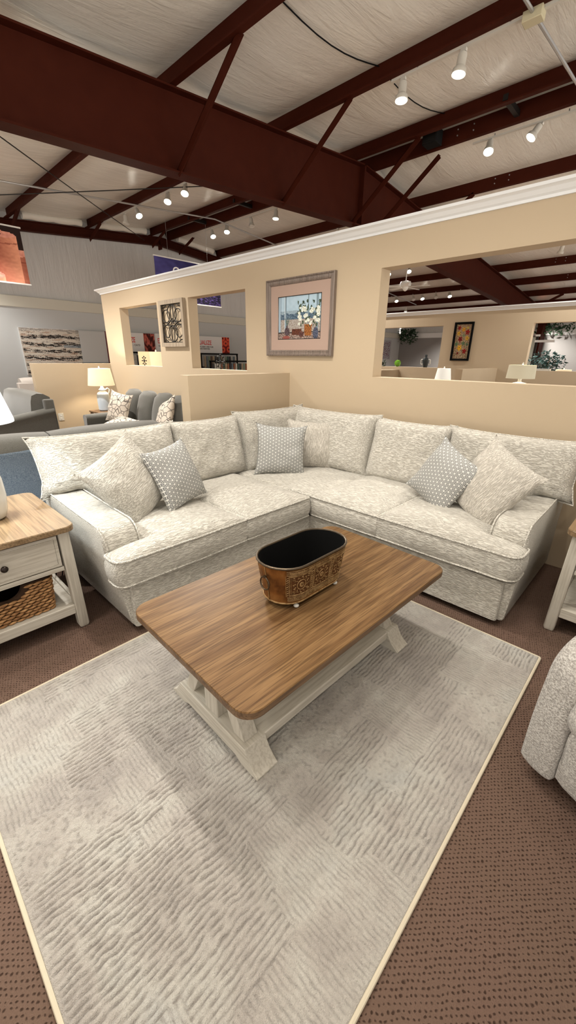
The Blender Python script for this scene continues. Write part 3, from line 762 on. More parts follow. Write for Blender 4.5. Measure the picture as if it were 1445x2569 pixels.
for sy in (-1, 1):
    hl, hw = fl(.65)
    ring = MB().tube([(.027*math.cos(a*PI/10), sy*(hl+.010), .125 + .030*math.sin(a*PI/10)) for a in range(20)], .0034, 7, True).build('ring_handle', M['rim'], tb)
    MB().tube([(0, sy*(hl+.006), .157), (0, sy*(hl+.014), .157)], .007, 8).build('handle_stud', M['rim'], ring)
    MB().tube([(0, sy*(fl(t)[0]+.001), H0 + (H1-H0)*t) for t in (0, .5, 1)], .002, 5).build('seam', M['relief'], tb)
for sx in (-1, 1):
    for sy in (-1, 1):
        MB().ball((sx*.09, sy*.135, .009), .0125, 1, 1, .72).tube([(sx*.09, sy*.135, .010), (sx*.085, sy*.135, .032)], .006, 8).build('ball_foot', M['glide'], tb)

# ------------------------------------------------------------------ cream sectional
sof = thing('sectional_sofa', 'Big cream L-shaped sectional sofa with loose cushions in the corner of the tan walls', 'sofa', (-1.88, 2.26, 0))
SL = Matrix.Translation((0, .72-2.26, 0)) @ RZ(90)           # left run: local x along world +y, y into the back
SR = Matrix.Identity(4)                                       # right run
def arm(m, x0, x1, out):
    yb = 1.10
    pr = [(.06, .045), (.055, .30), (.17, .335), (.165, .50)] + [(.165 + .10*(1-math.cos(R(a))), .50 + .115*math.sin(R(a))) for a in (15, 30, 45, 60, 75, 90)] + [(.60, .62), (yb, .635), (yb+.03, .60), (yb+.03, .045)]
    B = MB(); n = 6; rings = []
    xs = [(x0, .012), (x0 + .006*(1 if x1 > x0 else -1), .004), (x0 + .02*(1 if x1 > x0 else -1), 0), ((x0+x1)/2, -.004), (x1 - .02*(1 if x1 > x0 else -1), 0), (x1, .012)]
    cx = sum(p[0] for p in pr)/len(pr); cz = sum(p[1] for p in pr)/len(pr)
    for x, ins in xs:
        lean = .05 if out < 0 else .0
        rings.append([(x + lean*max(0, 1-z/.6)*(1 if x < x0+.03 else .3) + (out*.018*math.sin(PI*min(1, max(0, (z-.05)/.57))) if x == x0 else 0), y + math.copysign(min(ins, abs(y-cx)), cx-y), z + math.copysign(min(ins, abs(z-cz)), cz-z)) for y, z in pr])
    B.loft(rings); o = B.build('armrest', M['sofa'], sof, m, ang=50)
    for xx in (x0 + .004*(1 if x1 > x0 else -1), x1 - .006*(1 if x1 > x0 else -1)):
        MB().tube([(xx + (.05*max(0, 1-z/.6) if out < 0 and abs(xx-x0) < .01 else 0), y-.004 if y < .2 else y, z+.002) for y, z in pr[3:12]], .005, 6).build('piping', M['sofa_pipe'], o)
    return o
arm(SL, .0, .205, -1); arm(SR, 1.462, 1.262, 1)
def base(m, x0, x1, y0, y1, nm='base'):
    P = roundpoly([(x0, y0), (x1, y0), (x1, y1), (x0, y1)], .02)
    B = MB(); B.loft([[(x, y, z) for x, y in P] for z in (.045, .06, .17, .31)]); return B.build(nm, M['sofa'], sof, m, ang=50)
base(SL, .055, 2.66, .03, 1.13); base(SR, -1.1, 1.43, .03, 1.13)
MB().box(.3, 2.62, 1.02, 1.20, .3, .78).build('back_frame', M['sofa'], sof, SL, bevel=.03, seg=3)
MB().box(-1.2, 1.2, .90, 1.10, .3, .78).build('back_frame', M['sofa'], sof, SR, bevel=.03, seg=3)
for m, P in ((SL, [(.1, .12), (.1, 1.0), (1.4, .12), (2.5, 1.0)]), (SR, [(1.36, .12), (1.36, 1.0), (.3, .12)])):
    for x, y in P: MB().lathe([(.028, 0), (.03, .045)], 12, (x, y, 0)).build('sofa_foot', M['black'], sof, m)
# seat cushions
SZ0, SZ1 = .325, .499
Tl = roundpoly([(-.01, 0), (.860, -.005), (.860, .95), (.212, .95), (.212, .155), (-.01, .155)], [.07, .015, .01, .01, .05, .03])
box_cushion('seat_cushion', Tl, SZ0, SZ1, (.5, .09), sof, SL, seed=1)
box_cushion('seat_cushion', roundpoly([(.877, 0), (1.51, .0), (1.51, .95), (.87, .95)], [.015, .025, .01, .01]), SZ0, SZ1, (1.18, .45), sof, SL, seed=2)
box_cushion('seat_cushion', roundpoly([(-.95, .02), (-.02, .02), (-.02, .90), (-.95, .90)], .02), SZ0, SZ1-.006, (-.5, .4), sof, SR, seed=3, crown=.02)
box_cushion('seat_cushion', roundpoly([(-.012, 0), (.592, 0), (.592, .9), (-.012, .9)], [.03, .015, .01, .01]), SZ0, SZ1, (.29, .42), sof, SR, seed=4)
Tr = roundpoly([(.60, -.005), (1.478, 0), (1.478, .19), (1.255, .19), (1.255, .9), (.60, .9)], [.015, .08, .03, .05, .01, .01])
box_cushion('seat_cushion', Tr, SZ0, SZ1, (.95, .10), sof, SR, seed=5)
# back cushions
def bc(m, x0, x1, yc, z0, z1, t=.24, tilt=-15, seed=0, notch=None, yaw=0, ear=.05, roll=0):
    w = x1-x0; h = (z1-z0)/math.cos(R(tilt))
    return cushion('back_cushion', w, h, t, 'sofa', sof, m @ T((x0+x1)/2, yc, (z0+z1)/2) @ RZ(yaw) @ RX(tilt) @ RY(roll), seed=seed, pinch=.035, ear=ear, a=5, b=.52, wr=.017, notch=notch, sag=.01)
bc(SL, -.03, 1.0, 1.02, .47, .985, seed=1, notch=(-1, .42, .145))
bc(SL, .98, 1.68, 1.015, .47, .985, seed=2)
bc(SL, 1.66, 2.60, 1.01, .47, 1.01, seed=3)
bc(SR, -1.07, -.03, .88, .47, 1.01, seed=4)
bc(SR, -.05, .65, .89, .47, .995, seed=5)
bc(SR, .63, 1.53, .90, .47, .995, seed=6, notch=(1, .42, .145))

# ------------------------------------------------------------------ throw pillows
def throw(m_, w, pos, az, lean, roll, lab, seed, t=.17, grp=None, h=None, nm='throw_pillow', pipe=False, pinch=.07, ear=.06, pm=None):
    # az: compass of the face normal (degrees from +x toward +y); lean: backwards tilt
    m = T(*pos) @ RZ(az + 90) @ RX(-lean) @ RY(roll)
    o = cushion(nm, w, h or w, t, m_, None, m, pipe=pipe, seed=seed, pinch=pinch, ear=ear, a=2.3, b=.6, wr=.014, pm=pm)
    return tag(o, lab, 'pillow', grp)
throw('sofa', .49, (-2.44, 1.09, .735), 14, 26, -24, 'Plain cream throw pillow leaning on the left arm of the sectional', 11, t=.2, grp='throw pillows on the sectional')
throw('lattice', .43, (-2.40, 1.40, .725), 20, 24, -4, 'Grey and white star lattice pillow leaning on the left plain cream pillow', 12, grp='throw pillows on the sectional')
throw('pillow_v', .46, (-2.47, 2.93, .71), -44, 16, 2, 'Plain beige throw pillow in the corner seat behind the middle lattice pillow', 13, t=.16, grp='throw pillows on the sectional')
throw('lattice', .45, (-2.52, 2.56, .705), -40, 17, 4, 'Grey and white star lattice pillow standing in the corner seat', 14, grp='throw pillows on the sectional')
throw('lattice', .44, (-1.09, 2.78, .70), -107, 24, 22, 'Grey and white star lattice pillow on the right run, tilted on its corner', 15, grp='throw pillows on the sectional')
throw('pillow_v', .50, (-.77, 2.78, .715), -113, 26, 22, 'Plain cream throw pillow leaning on the right arm of the sectional', 16, t=.2, grp='throw pillows on the sectional')

# ------------------------------------------------------------------ end tables
def end_table(name, lab, m, drawer=True):
    # local: front faces -y, width along x 0..W, depth y 0..D
    r = thing(name, lab, 'end table'); r.matrix_world = m
    W, D, Z = .64, .72, .65
    P = rrect(-.03, W+.03, -.035, D+.03, .055, 7)
    B = MB(); B.loft([[(x, y, Z-.03) for x, y in P], [(x, y, Z-.005) for x, y in P], [(x+(W/2-x)*.008, y+(D/2-y)*.008, Z) for x, y in P]]); B.build('tabletop', M['wood_pale'], r, ang=30)
    for x in (0, W-.055):
        for y in (0, D-.055):
            sx = -1 if x == 0 else 1; sy = -1 if y == 0 else 1
            a = [(x+p, y+q, Z-.032) for p, q in ((0, 0), (.055, 0), (.055, .055), (0, .055))]
            b = [(u + sx*.012, v_ + sy*.008, .0) for u, v_, _ in a]; b1 = [(u + sx*.012, v_ + sy*.008, .02) for u, v_, _ in a]
            c = [(x+.0275+sx*.012 + (u-x-.0275)*.8, y+.0275+sy*.008 + (v_-y-.0275)*.8, 0) for u, v_, _ in a]
            MB().loft([c, b1, a]).build('leg', M['wash_z'], r, bevel=.006)
    MB().box(.055, W-.055, .012, .03, Z-.045, Z-.03).build('top_rail', M['wash_x'], r)
    MB().box(.055, W-.055, .006, .03, Z-.26, Z-.235).build('lower_rail', M['wash_x'], r, bevel=.002)
    for x in (.01, W-.03): MB().box(x, x+.02, .055, D-.055, Z-.25, Z-.03).build('side_panel', M['wash_y'], r)
    MB().box(.055, W-.055, D-.03, D-.012, Z-.25, Z-.03).build('back_panel', M['wash_x'], r)
    if drawer:
        d = MB().box(.062, W-.062, .006, .028, Z-.23, Z-.05).build('drawer', M['wash_x'], r, bevel=.002)
        x0, x1, z0, z1 = .062+.018, W-.062-.018, Z-.23+.018, Z-.05-.018
        MB().tube([(x0, .0055, z0), (x1, .0055, z0), (x1, .0055, z1), (x0, .0055, z1)], .0022, 5, True).build('drawer_moulding', M['wash_z'], d)
        MB().tube([(W/2, .006, Z-.14), (W/2, -.012, Z-.14)], .007, 10).ball((W/2, -.02, Z-.14), .0175, 1, .7, 1).build('knob', M['knob'], d)
    MB().box(.02, W-.02, .02, D-.02, .135, .16).build('lower_shelf', M['wash_x'], r)
    MB().box(.045, W-.045, .0, .025, .105, .165).build('shelf_rail', M['wash_x'], r, bevel=.004)
    MB().box(.045, W-.045, D-.025, D, .105, .165).build('shelf_rail', M['wash_x'], r, bevel=.004)
    for x in (.005, W-.03): MB().box(x, x+.025, .05, D-.05, .105, .165).build('shelf_rail', M['wash_y'], r, bevel=.004)
    return r
ETL = T(-2.20, -.035, 0) @ RZ(90)
end_table('end_table', 'Left end table with a drawer, round bronze knob and wicker basket below', ETL)
ETR = T(-.225, 2.50, 0)
end_table('end_table', 'Right end table beside the right sofa arm, mostly cut off', ETR)
def basket(lab, m, W=.42, D=.5, Hh=.208):
    """woven basket: strands of twisted fibre laid in courses over a solid core"""
    r = thing('basket', lab, 'basket'); r.matrix_world = m
    def prof(s): return W/2*s, D/2*s
    core = MB()
    def outline(z, inset=0): s = 1 + .06*z/Hh; return rrect(-W/2*s+inset, W/2*s-inset, -D/2*s+inset, D/2*s-inset, .03, 4)
    nz_ = 12
    # walls with the cut-out hand hole in the front (-y) rim
    def cut(x, y, z):
        if y < -D/2*.9:
            dz = Hh - .066*math.sqrt(max(0, 1-((x-.0)/.075)**2)) if abs(x) < .075 else Hh
            return min(z, dz)
        return z
    def dn(poly): return dense(poly, .012)
    oo = dn(outline(0, .004)); n = len(oo)
    rings = []
    for k in range(nz_+1):
        z = Hh*k/nz_; o2 = outline(z, .004); P = dn(outline(0, .004)); s = 1 + .06*z/Hh
        rings.append([(x*s, y*s, cut(x, y, z)) for x, y in P])
    inner = [[(x*.94, y*.95, z) for x, y, z in rr_] for rr_ in rings[::-1]]
    inner[-1] = [(x, y, .012) for x, y, z in inner[-1]]
    core.loft(rings + inner, True, True); core.build('basket_wall', M['wicker_in'], r, ang=60)
    S = MB(); pitch = .017; rows = int(Hh/pitch); P = dense(outline(0, 0), .034)
    for k in range(rows):
        z = .008 + k*pitch; s = 1 + .06*z/Hh; off = .5*(k % 2)
        pts = dense(outline(0, 0), .002); L_ = len(pts); step = 20
        i = int(off*step)
        while i < L_:
            seg = [pts[(i+q) % L_] for q in range(0, step+4, 3)]
            path = []; rad = []
            for q, (x, y) in enumerate(seg):
                t = q/(len(seg)-1); d_ = math.hypot(x/(W/2), y/(D/2)); nx_ = x/math.hypot(x, y); ny_ = y/math.hypot(x, y)
                zz = z + (t-.5)*.005 + random.uniform(-.0008, .0008); o_ = .0035*math.sin(PI*t) + .0015
                if y < -D/2*.9 and zz + .006 > cut(x, y, Hh): zz = None
                if zz is None: path = []; break
                path.append((x*s + nx_*o_, y*s + ny_*o_, zz)); rad.append(.0018 + .0062*math.sin(PI*t)**.7)
            if path: S.tube(path, rad, 6)
            i += step
    S.build('woven_strands', M['wicker'], r)
    return r
basket('Woven brown basket with a cut-out handle, under the left end table', ETL @ T(.30, .30, .161))
basket('Sliver of a woven brown basket under the right end table', ETR @ T(.345, .33, .161), .40)
line('power_cord', [(-2.86, .50, .40), (-2.80, .52, .37), (-2.74, .55, .375), (-2.72, .60, .36), (-2.78, .66, .2), (-2.9, .66, .02)], .004, 'black', 'Black power cord hanging behind the left end table', 'cord')
line('power_cord', [(-2.86, .55, .33), (-2.78, .56, .34), (-2.72, .60, .345), (-2.70, .63, .33), (-2.76, .68, .15), (-2.9, .7, .01)], .004, 'black', 'Second black cord behind the left end table, lower down', 'cord')

def lamp(lab, loc, body, shade, bm, sm, nm='table_lamp', finial=True, harp=True, light=0, col=(1, .85, .65), oval_=1., rz=0):
    r = thing(nm, lab, 'lamp', loc, rz)
    MB().lathe(body, 32).build('lamp_base', M[bm], r)
    z0 = body[-1][1]; r0, z1, r1, z2 = shade
    MB().tube([(0, 0, z0), (0, 0, z2+.01)], .006, 8).build('stem', M['knob'], r)
    B = MB(); B.loft([[(rr*math.cos(2*PI*i/40)*oval_, rr*math.sin(2*PI*i/40), z) for i in range(40)] for rr, z in ((r0, z1), (r0*.999, z1+.012), ((r0+r1)/2, (z1+z2)/2), (r1*1.002, z2-.012), (r1, z2), (r1*.97, z2), (r0*.97, z1), (r0, z1))], False, False)
    B.build('lamp_shade', M[sm], r, ang=60)
    if finial: MB().lathe([(.008, z2), (.014, z2+.012), (.012, z2+.03), (.003, z2+.04)], 14).build('finial', M[bm], r)
    if light:
        l = bpy.data.lights.new('bulb_light', 'POINT'); l.energy = light; l.shadow_soft_size = .04; l.color = col
        o = bpy.data.objects.new('bulb_light', l); COL.objects.link(o); o.parent = r; o.location = (0, 0, (z1+z2)/2)
    return r
lamp('White table lamp with a bright white shade at the left picture edge', (-2.56, .345, .65),
     [(.05, 0), (.068, .012), (.08, .05), (.09, .13), (.087, .22), (.07, .30), (.05, .36), (.028, .40), (.022, .44), (.03, .46)], (.205, .52, .145, .79), 'ceramic', 'shade_cool', light=34, col=(.95, 1, 1))

# ------------------------------------------------------------------ other upholstery
def rolled_arm(B, x0, x1, y0, y1, zf, zb, r=.06, drop=.0):
    """scroll arm running front (y0) to back (y1)"""
    rings = []; n = 9; cx = (x0+x1)/2; hw = (x1-x0)/2
    for k in range(n+1):
        t = k/n; y = y0 + (y1-y0)*t; z = zf + (zb-zf)*t - drop*math.exp(-t*5)
        sh = .90 if k in (0, n) else 1
        R_ = [(cx + hw*.80*sh, y, .06), (cx + hw*.80*sh, y, z-.12)] + [(cx + hw*sh*math.cos(R(a)), y, z - r + r*sh*math.sin(R(a))) for a in range(-20, 201, 20)] + [(cx - hw*.80*sh, y, z-.12), (cx - hw*.80*sh, y, .06)]
        rings.append(R_)
    B.loft(rings)
def upholstered(name, lab, cat, m, W, D, m_, zs=.45, zarm=(.60, .68), zback=.95, aw=.17, nseat=1, nback=1, channels=0, back_m=None, tilt=12, backt=.18, cover=None):
    r = thing(name, lab, cat); r.matrix_world = m
    B = MB(); B.loft([[(x, y, z) for x, y in rrect(aw*.3, W-aw*.3, .05, D, .03, 4)] for z in (.06, .10, zs-.16)]); B.build('base', M[m_], r)
    for a, b in ((0, aw), (W-aw, W)):
        B = MB(); rolled_arm(B, a, b, .03, D-.04, zarm[0], zarm[1]); B.build('armrest', M[m_], r, ang=50)
    sw = (W-2*aw)/nseat
    for k in range(nseat):
        x = aw + k*sw; box_cushion('seat_cushion', roundpoly([(x+.004, 0), (x+sw-.004, 0), (x+sw-.004, D-.22), (x+.004, D-.22)], .04), zs-.16, zs, (x+sw/2, .3), r, None, m_, crown=.025, pm=m_)
    if channels:
        cw = (W-aw*.9)/channels
        for k in range(channels):
            x = aw*.45 + k*cw; rings = []
            for q in range(11):
                t = q/10; z = .30 + (zback-.30)*t; yb = D - .30 + .10*t - .0; s = math.sin(PI*min(1, .5 + t*.5))**.35 if t > .0 else 1
                hh = backt*(.5 + .5*math.sin(PI*min(t, .93)))
                c = x + cw/2; wq = cw/2*1.02; zz = z - .03*(0 if t < 1 else 1)
                rings.append([(c + wq*math.cos(2*PI*i/16)*(1 if t < .97 else .72), yb + hh*.9*math.sin(2*PI*i/16)*(1 if t < .97 else .5), z + (.02*math.cos(2*PI*i/16) if t > .5 else 0)*(k - channels/2)*.3 - .018*abs(math.cos(2*PI*i/16))**2*t) for i in range(16)])
            B = MB(); B.loft(rings); B.build('back_channel', M[m_], r, ang=75)
        MB().prism([(D-.2, .08), (D-.12, zback-.08), (D-.02, zback-.10), (D-.0, .08)], 'x', aw*.5, W-aw*.5).build('back_frame', M[back_m or m_], r, bevel=.03, seg=3)
    else:
        bw = (W - (aw*.6)*2)/nback
        for k in range(nback):
            x0 = aw*.6 + k*bw
            B = MB(); rings = []
            prof = [(D-.36, zs-.04), (D-.37, zs+.12), (D-.33, zback-.12), (D-.30, zback-.03), (D-.22, zback), (D-.12, zback-.01), (D-.03, zback-.06), (D-.02, zback-.14), (D-.05, zback-.2), (D-.10, zs-.04)]
            for q in range(9):
                t = q/8; s = 1 - .10*abs(2*t-1)**4; e = .018*abs(2*t-1)**6
                rings.append([(x0 + bw*(.006 + .988*t), (D-.2) + (y-(D-.2))*s, zs + (z-zs)*(1-.03*abs(2*t-1)**3)) for y, z in prof])
            B.loft(rings); o = B.build('back_cushion', M[m_], r, ang=60)
        MB().prism([(D-.16, .08), (D-.16, zback-.10), (D-.02, zback-.10), (D-.0, .08)], 'x', aw*.2, W-aw*.2).build('back_panel', M[back_m or m_], r, bevel=.02, seg=3)
    for x in (.08, W-.08):
        for y in (.1, D-.1): MB().lathe([(.02, 0), (.026, .07)], 10, (x, y, 0)).build('foot', M['black'], r)
    return r
# sofa standing back to back with the sectional: faces -x
upholstered('sofa', 'Grey sofa with a blue-grey back, standing behind the left run of the cream sectional', 'sofa', T(-4.36, 2.02, 0) @ RZ(-90), 2.1, .97, 'gray', zback=.935, nseat=2, nback=2, back_m='blue')
upholstered('loveseat', 'Grey channel-back loveseat against the tan wall behind the half wall', 'loveseat', T(-6.76, 2.36, 0), 2.02, 1.0, 'gray', zs=.47, zarm=(.625, .63), zback=.985, channels=4, nseat=2)
upholstered('sofa', 'Grey velvet sofa with one sloping arm in view, before the low tan wall at left', 'sofa', T(-8.70, 1.20, 0), 1.78, .90, 'gray', zs=.44, zarm=(.60, .74), zback=.955)
upholstered('armchair', 'Taupe plush armchair far left beneath the black and white painting', 'armchair', T(-10.9, 3.3, 0) @ RZ(-90), .95, .9, 'taupe', zs=.48, zarm=(.62, .66), zback=1.03)
tag(cushion('throw_pillow', .40, .34, .14, 'speck', None, T(-10.33, 2.72, .80) @ RZ(-70) @ RX(-15), pipe=False, seed=31), 'Black and tan speckled pillow on the taupe armchair', 'pillow')
throw('twig', .46, (-6.28, 2.78, .73), -74, 16, 8, 'Beige pillow with dark crossing lines standing against the far arm of the loveseat', 21, grp='pillows on the loveseat', pipe=.004, pm='twig')
throw('twig', .44, (-6.02, 2.62, .53), -80, 72, 10, 'Beige pillow with dark crossing lines lying flat on the loveseat seat', 22, grp='pillows on the loveseat', t=.12)
throw('twig', .46, (-5.12, 2.90, .72), -105, 24, -25, 'Beige pillow with dark crossing lines half hidden by the half wall end', 23, grp='pillows on the loveseat')
# recliner at lower right
rc = thing('recliner', 'Heather grey plush recliner cut off by the right picture edge', 'armchair', (-.088, 1.425, 0), -25)
def blob(x0, x1, pr, nm, parent=rc, ins=.03, m_='heather', n=8):
    """soft slab across x with the y-z profile pr, edges pulled in"""
    cy = sum(p[0] for p in pr)/len(pr); cz = sum(p[1] for p in pr)/len(pr); B = MB(); rings = []
    for k in range(n+1):
        t = k/n; x = x0 + (x1-x0)*(.5-.5*math.cos(PI*t)); e = ins*(1 - math.sin(PI*t)**.45)
        rings.append([(x, y + (cy-y)/max(.01, math.hypot(y-cy, z-cz))*e, z + (cz-z)/max(.01, math.hypot(y-cy, z-cz))*e) for y, z in pr])
    B.loft(rings); return B.build(nm, M[m_], parent, ang=75)
armp = roundpoly([(0, .06), (-.005, .30), (.02, .56), (.16, .645), (.50, .66), (.80, .62), (.86, .30), (.84, .06)], [.02, .1, .16, .12, .1, .1, .1, .02], 6)
blob(-.01, .115, armp, 'armrest'); blob(.86, .985, armp, 'armrest')
blob(.12, .855, roundpoly([(.02, .07), (.0, .2), (.01, .345), (.10, .35), (.10, .07)], [.02, .05, .04, .02, .02], 4), 'front_panel', ins=.015)
blob(.118, .857, roundpoly([(-.05, .36), (-.06, .42), (-.02, .50), (.12, .52), (.60, .50), (.60, .34), (.02, .33)], [.03, .06, .08, .1, .02, .02, .04], 5), 'seat_cushion')
blob(.10, .875, roundpoly([(.56, .42), (.52, .62), (.60, .95), (.70, 1.04), (.82, 1.0), (.86, .62), (.82, .42)], .08, 5), 'backrest')
blob(.02, .95, roundpoly([(.06, .07), (.06, .30), (.80, .34), (.82, .07)], .03, 4), 'base', ins=.01)
MB().lathe([(.28, 0), (.28, .03), (.06, .045), (.06, .08)], 28, (.48, .46, 0)).build('swivel_base', M['black'], rc)

# ------------------------------------------------------------------ lamps beyond
def side_table(lab, loc, h, w=.42):
    r = thing('side_table', lab, 'side table', loc)
    MB().box(-w/2, w/2, -w/2, w/2, h-.03, h).build('tabletop', M['wood_edge'], r, bevel=.006)
    for x in (-1, 1):
        for y in (-1, 1): MB().box(x*w*.42-.02, x*w*.42+.02, y*w*.42-.02, y*w*.42+.02, 0, h-.03).build('leg', M['wood_edge'], r)
    return r
side_table('Small dark side table in the corner behind the loveseat arm, under the lit lamp', (-7.3, 2.99, 0), .58)
L2 = lamp('Lit beige shade table lamp on a pale blue-white jug base, in the left corner', (-7.3, 2.98, .58),
     [(.08, 0), (.10, .02), (.105, .16), (.10, .27), (.085, .30), (.055, .325), (.05, .34), (.06, .355), (.03, .38), (.018, .41)], (.215, .425, .175, .70), 'ceramic_blue', 'shade_warm', light=26, col=(1, .85, .62))
MB().tube([(0, .045, .345), (0, .09, .375), (0, .125, .35), (0, .11, .30), (0, .09, .28)], .011, 8).build('jug_handle', M['ceramic_blue'], L2)
side_table('Console behind the left opening, under the beige lamp', (-7.62, 4.25, 0), .72)
lamp('Beige shade lamp seen through the left opening behind the starburst', (-7.62, 4.25, .72), [(.08, 0), (.10, .05), (.08, .22), (.03, .32), (.02, .45)], (.33, .47, .33, .845), 'ceramic', 'shade_warm', light=14)
side_table('Tall table below the wide opening, under the plain white lamp', (-3.53, 8.2, 0), .70)
lamp('White bell-shaped lamp shade left of the half wall in the wide opening', (-3.53, 8.2, .70), [(.07, 0), (.09, .06), (.05, .2), (.02, .34)], (.175, .30, .125, .63), 'ceramic', 'shade_white', light=16)
side_table('Table below the wide opening, under the cream drum lamp', (-1.82, 7.0, 0), .62)
lamp('Cream drum shade lamp with a white base, centre right of the wide opening', (-1.82, 7.0, .62), [(.10, 0), (.12, .06), (.10, .40), (.105, .535), (.10, .56), (.03, .575), (.024, .60), (.03, .62)], (.195, .625, .185, .815), 'ceramic', 'shade_cream', light=6)
side_table('Low table far behind the wide opening at right', (-2.02, 11.0, 0), .75)
lamp('Orange-tinted lamp shade at the lower right corner of the far opening', (-2.02, 11.0, .75), [(.08, 0), (.10, .1), (.03, .25)], (.17, .33, .15, .57), 'ceramic', 'shade_warm', light=26, col=(1, .6, .3))

# ------------------------------------------------------------------ wall pieces
def picture(name, lab, cat, m, w, h, fw, fn, nx, ny, fm, matw=0, depth=.035, steps=1):
    r = thing(name, lab, cat); r.matrix_world = m
    pr = [(0, 0), (0, -depth), (fw*.18, -depth*1.15), (fw*.30, -depth*.8), (fw*.62, -depth*.72), (fw*.72, -depth*.85), (fw*.86, -depth*.7), (fw, -depth*.35), (fw, 0)]
    B = MB(); rings = []
    for cx, cz in ((-1, -1), (1, -1), (1, 1), (-1, 1)): rings.append([(cx*(w/2-a), b, cz*(h/2-a)) for a, b in pr])
    rings.append(rings[0]); B.loft(rings, False, False); B.build('frame', M[fm], r, smooth=False)
    if matw:
        B = MB(); rings = []
        for cx, cz in ((-1, -1), (1, -1), (1, 1), (-1, 1)): rings.append([(cx*(w/2-fw*.95), -.014, cz*(h/2-fw*.95)), (cx*(w/2-fw-matw), -.014, cz*(h/2-fw-matw)), (cx*(w/2-fw-matw-.006), -.010, cz*(h/2-fw-matw-.006))])
        rings.append(rings[0]); B.loft(rings, False, False, closed=False); B.build('mat_board', M['mat_board'], r, smooth=False)
        B = MB(); q = matw+fw+.003; B.tube([(-(w/2-q), -.012, -(h/2-q)), (w/2-q, -.012, -(h/2-q)), (w/2-q, -.012, h/2-q), (-(w/2-q), -.012, h/2-q)], .004, 6, True); B.build('mat_lip', M['dark'], r)
    art('artwork', w-2*(fw+matw)+.002, h-2*(fw+matw)+.002, nx, ny, fn, r, T(0, -.007, 0))
    return r
def cl(a, b, t): t = min(1, max(0, t)); return tuple(x + (y-x)*t for x, y in zip(a, b))
random.seed(5)
FLW = [(random.uniform(.50, .95), random.uniform(.34, .72), random.uniform(.022, .05)) for _ in range(26)]
LFS = [(random.uniform(.45, .97), random.uniform(.30, .85), random.uniform(.012, .03)) for _ in range(70)]
def still_life(u, v):
    n = hsh(u*30, v*30); n2 = hsh(u*9, v*9, 4)
    c = cl((.60, .70, .76), (.70, .79, .85), v + n2*.4)
    if v < .66: c = cl((.50, .58, .64), (.63, .70, .74), .5 + n)
    if .46 < v < .60 + .05*hsh(u*6): c = cl((.22, .30, .38), (.42, .50, .56), .5 + n*1.4)
    if v < .46: c = cl((.55, .50, .46), (.70, .68, .66), .5 + n*1.2)
    for a, b, cc in ((.0, .05, (.62, .70, .76)), (.06, .075, (.40, .48, .54)), (.17, .20, (.45, .53, .58)), (.155, .17, (.75, .8, .83)), (.70, .72, (.45, .52, .56)), (.88, .93, (.48, .56, .60)), (.97, 1, (.4, .48, .5))):
        if a <= u <= b and v > .18: c = cc
    if v < .17: c = cl((.36, .30, .27), (.68, .60, .56), .5 + n*1.5)
    if .15 < v < .18: c = (.14, .12, .12)
    E_ = lambda x, y, a, b: ((u-x)/a)**2 + ((v-y)/b)**2 < 1
    if E_(.22, .19, .065, .10) or (abs(u-.22) < .02 and .19 < v < .34): c = cl((.20, .15, .16), (.42, .36, .38), .5 + n)
    for k in (-.06, -.02, .03, .07):
        if .32 < v < .5 and abs(u - .22 - k*(v-.32)*5) < .007: c = (.33, .40, .38)
    if .34 < u < .56 and .11 < v < .25 - .1*abs(u-.45): c = cl((.24, .12, .08), (.45, .25, .17), .5 + n)
    if E_(.56, .12, .055, .07): c = cl((.22, .12, .11), (.5, .34, .3), .5+n)
    if E_(.88, .13, .06, .14): c = cl((.16, .18, .24), (.4, .42, .5), .5 + n)
    if .08 < v < .34 and abs(u-.71) < .075 + .05*(v-.08): c = cl((.40, .22, .10), (.68, .44, .22), .5 + n)
    if E_(.2, .05, .09, .04): c = (.55, .30, .27)
    for x, y, r in LFS:
        if E_(x, y, r*.7, r*1.4): c = cl((.10, .15, .12), (.36, .42, .32), .5 + n*1.6)
    for x, y, r in FLW:
        if E_(x, y, r, r*1.05): c = cl((.70, .72, .66), (.93, .94, .90), .6 + n)
    return c
picture('framed_print', 'Framed still life print of white flowers by a window in a taupe frame', 'picture', T(-3.117, WY-.001, 1.891), .945, .755, .062, still_life, 110, 86, 'frame_taupe', matw=.105)
# scrollwork panel
sc = thing('scroll_art', 'Driftwood-framed black iron scroll panel between the two small openings', 'wall art'); sc.location = (-5.55, WY-.001, 1.93)
w, h = .63, .615
B = MB(); rings = []
for cx, cz in ((-1, -1), (1, -1), (1, 1), (-1, 1)): rings.append([(cx*(w/2-a), b, cz*(h/2-a)) for a, b in ((0, 0), (0, -.05), (.055, -.05), (.055, 0))])
rings.append(rings[0]); B.loft(rings, False, False); B.build('frame', M['frame_drift'], sc, smooth=False)
B = MB(); W2, H2 = w/2-.06, h/2-.06; yy = -.03
def ell(cx, cz, a, b, a0=0, a1=360): B.tube([(cx + a*math.cos(R(a0+(a1-a0)*i/28)), yy, cz + b*math.sin(R(a0+(a1-a0)*i/28))) for i in range(29)], .0065, 6)
B.tube([(-W2, yy, -H2), (W2, yy, -H2), (W2, yy, H2), (-W2, yy, H2)], .008, 6, True)
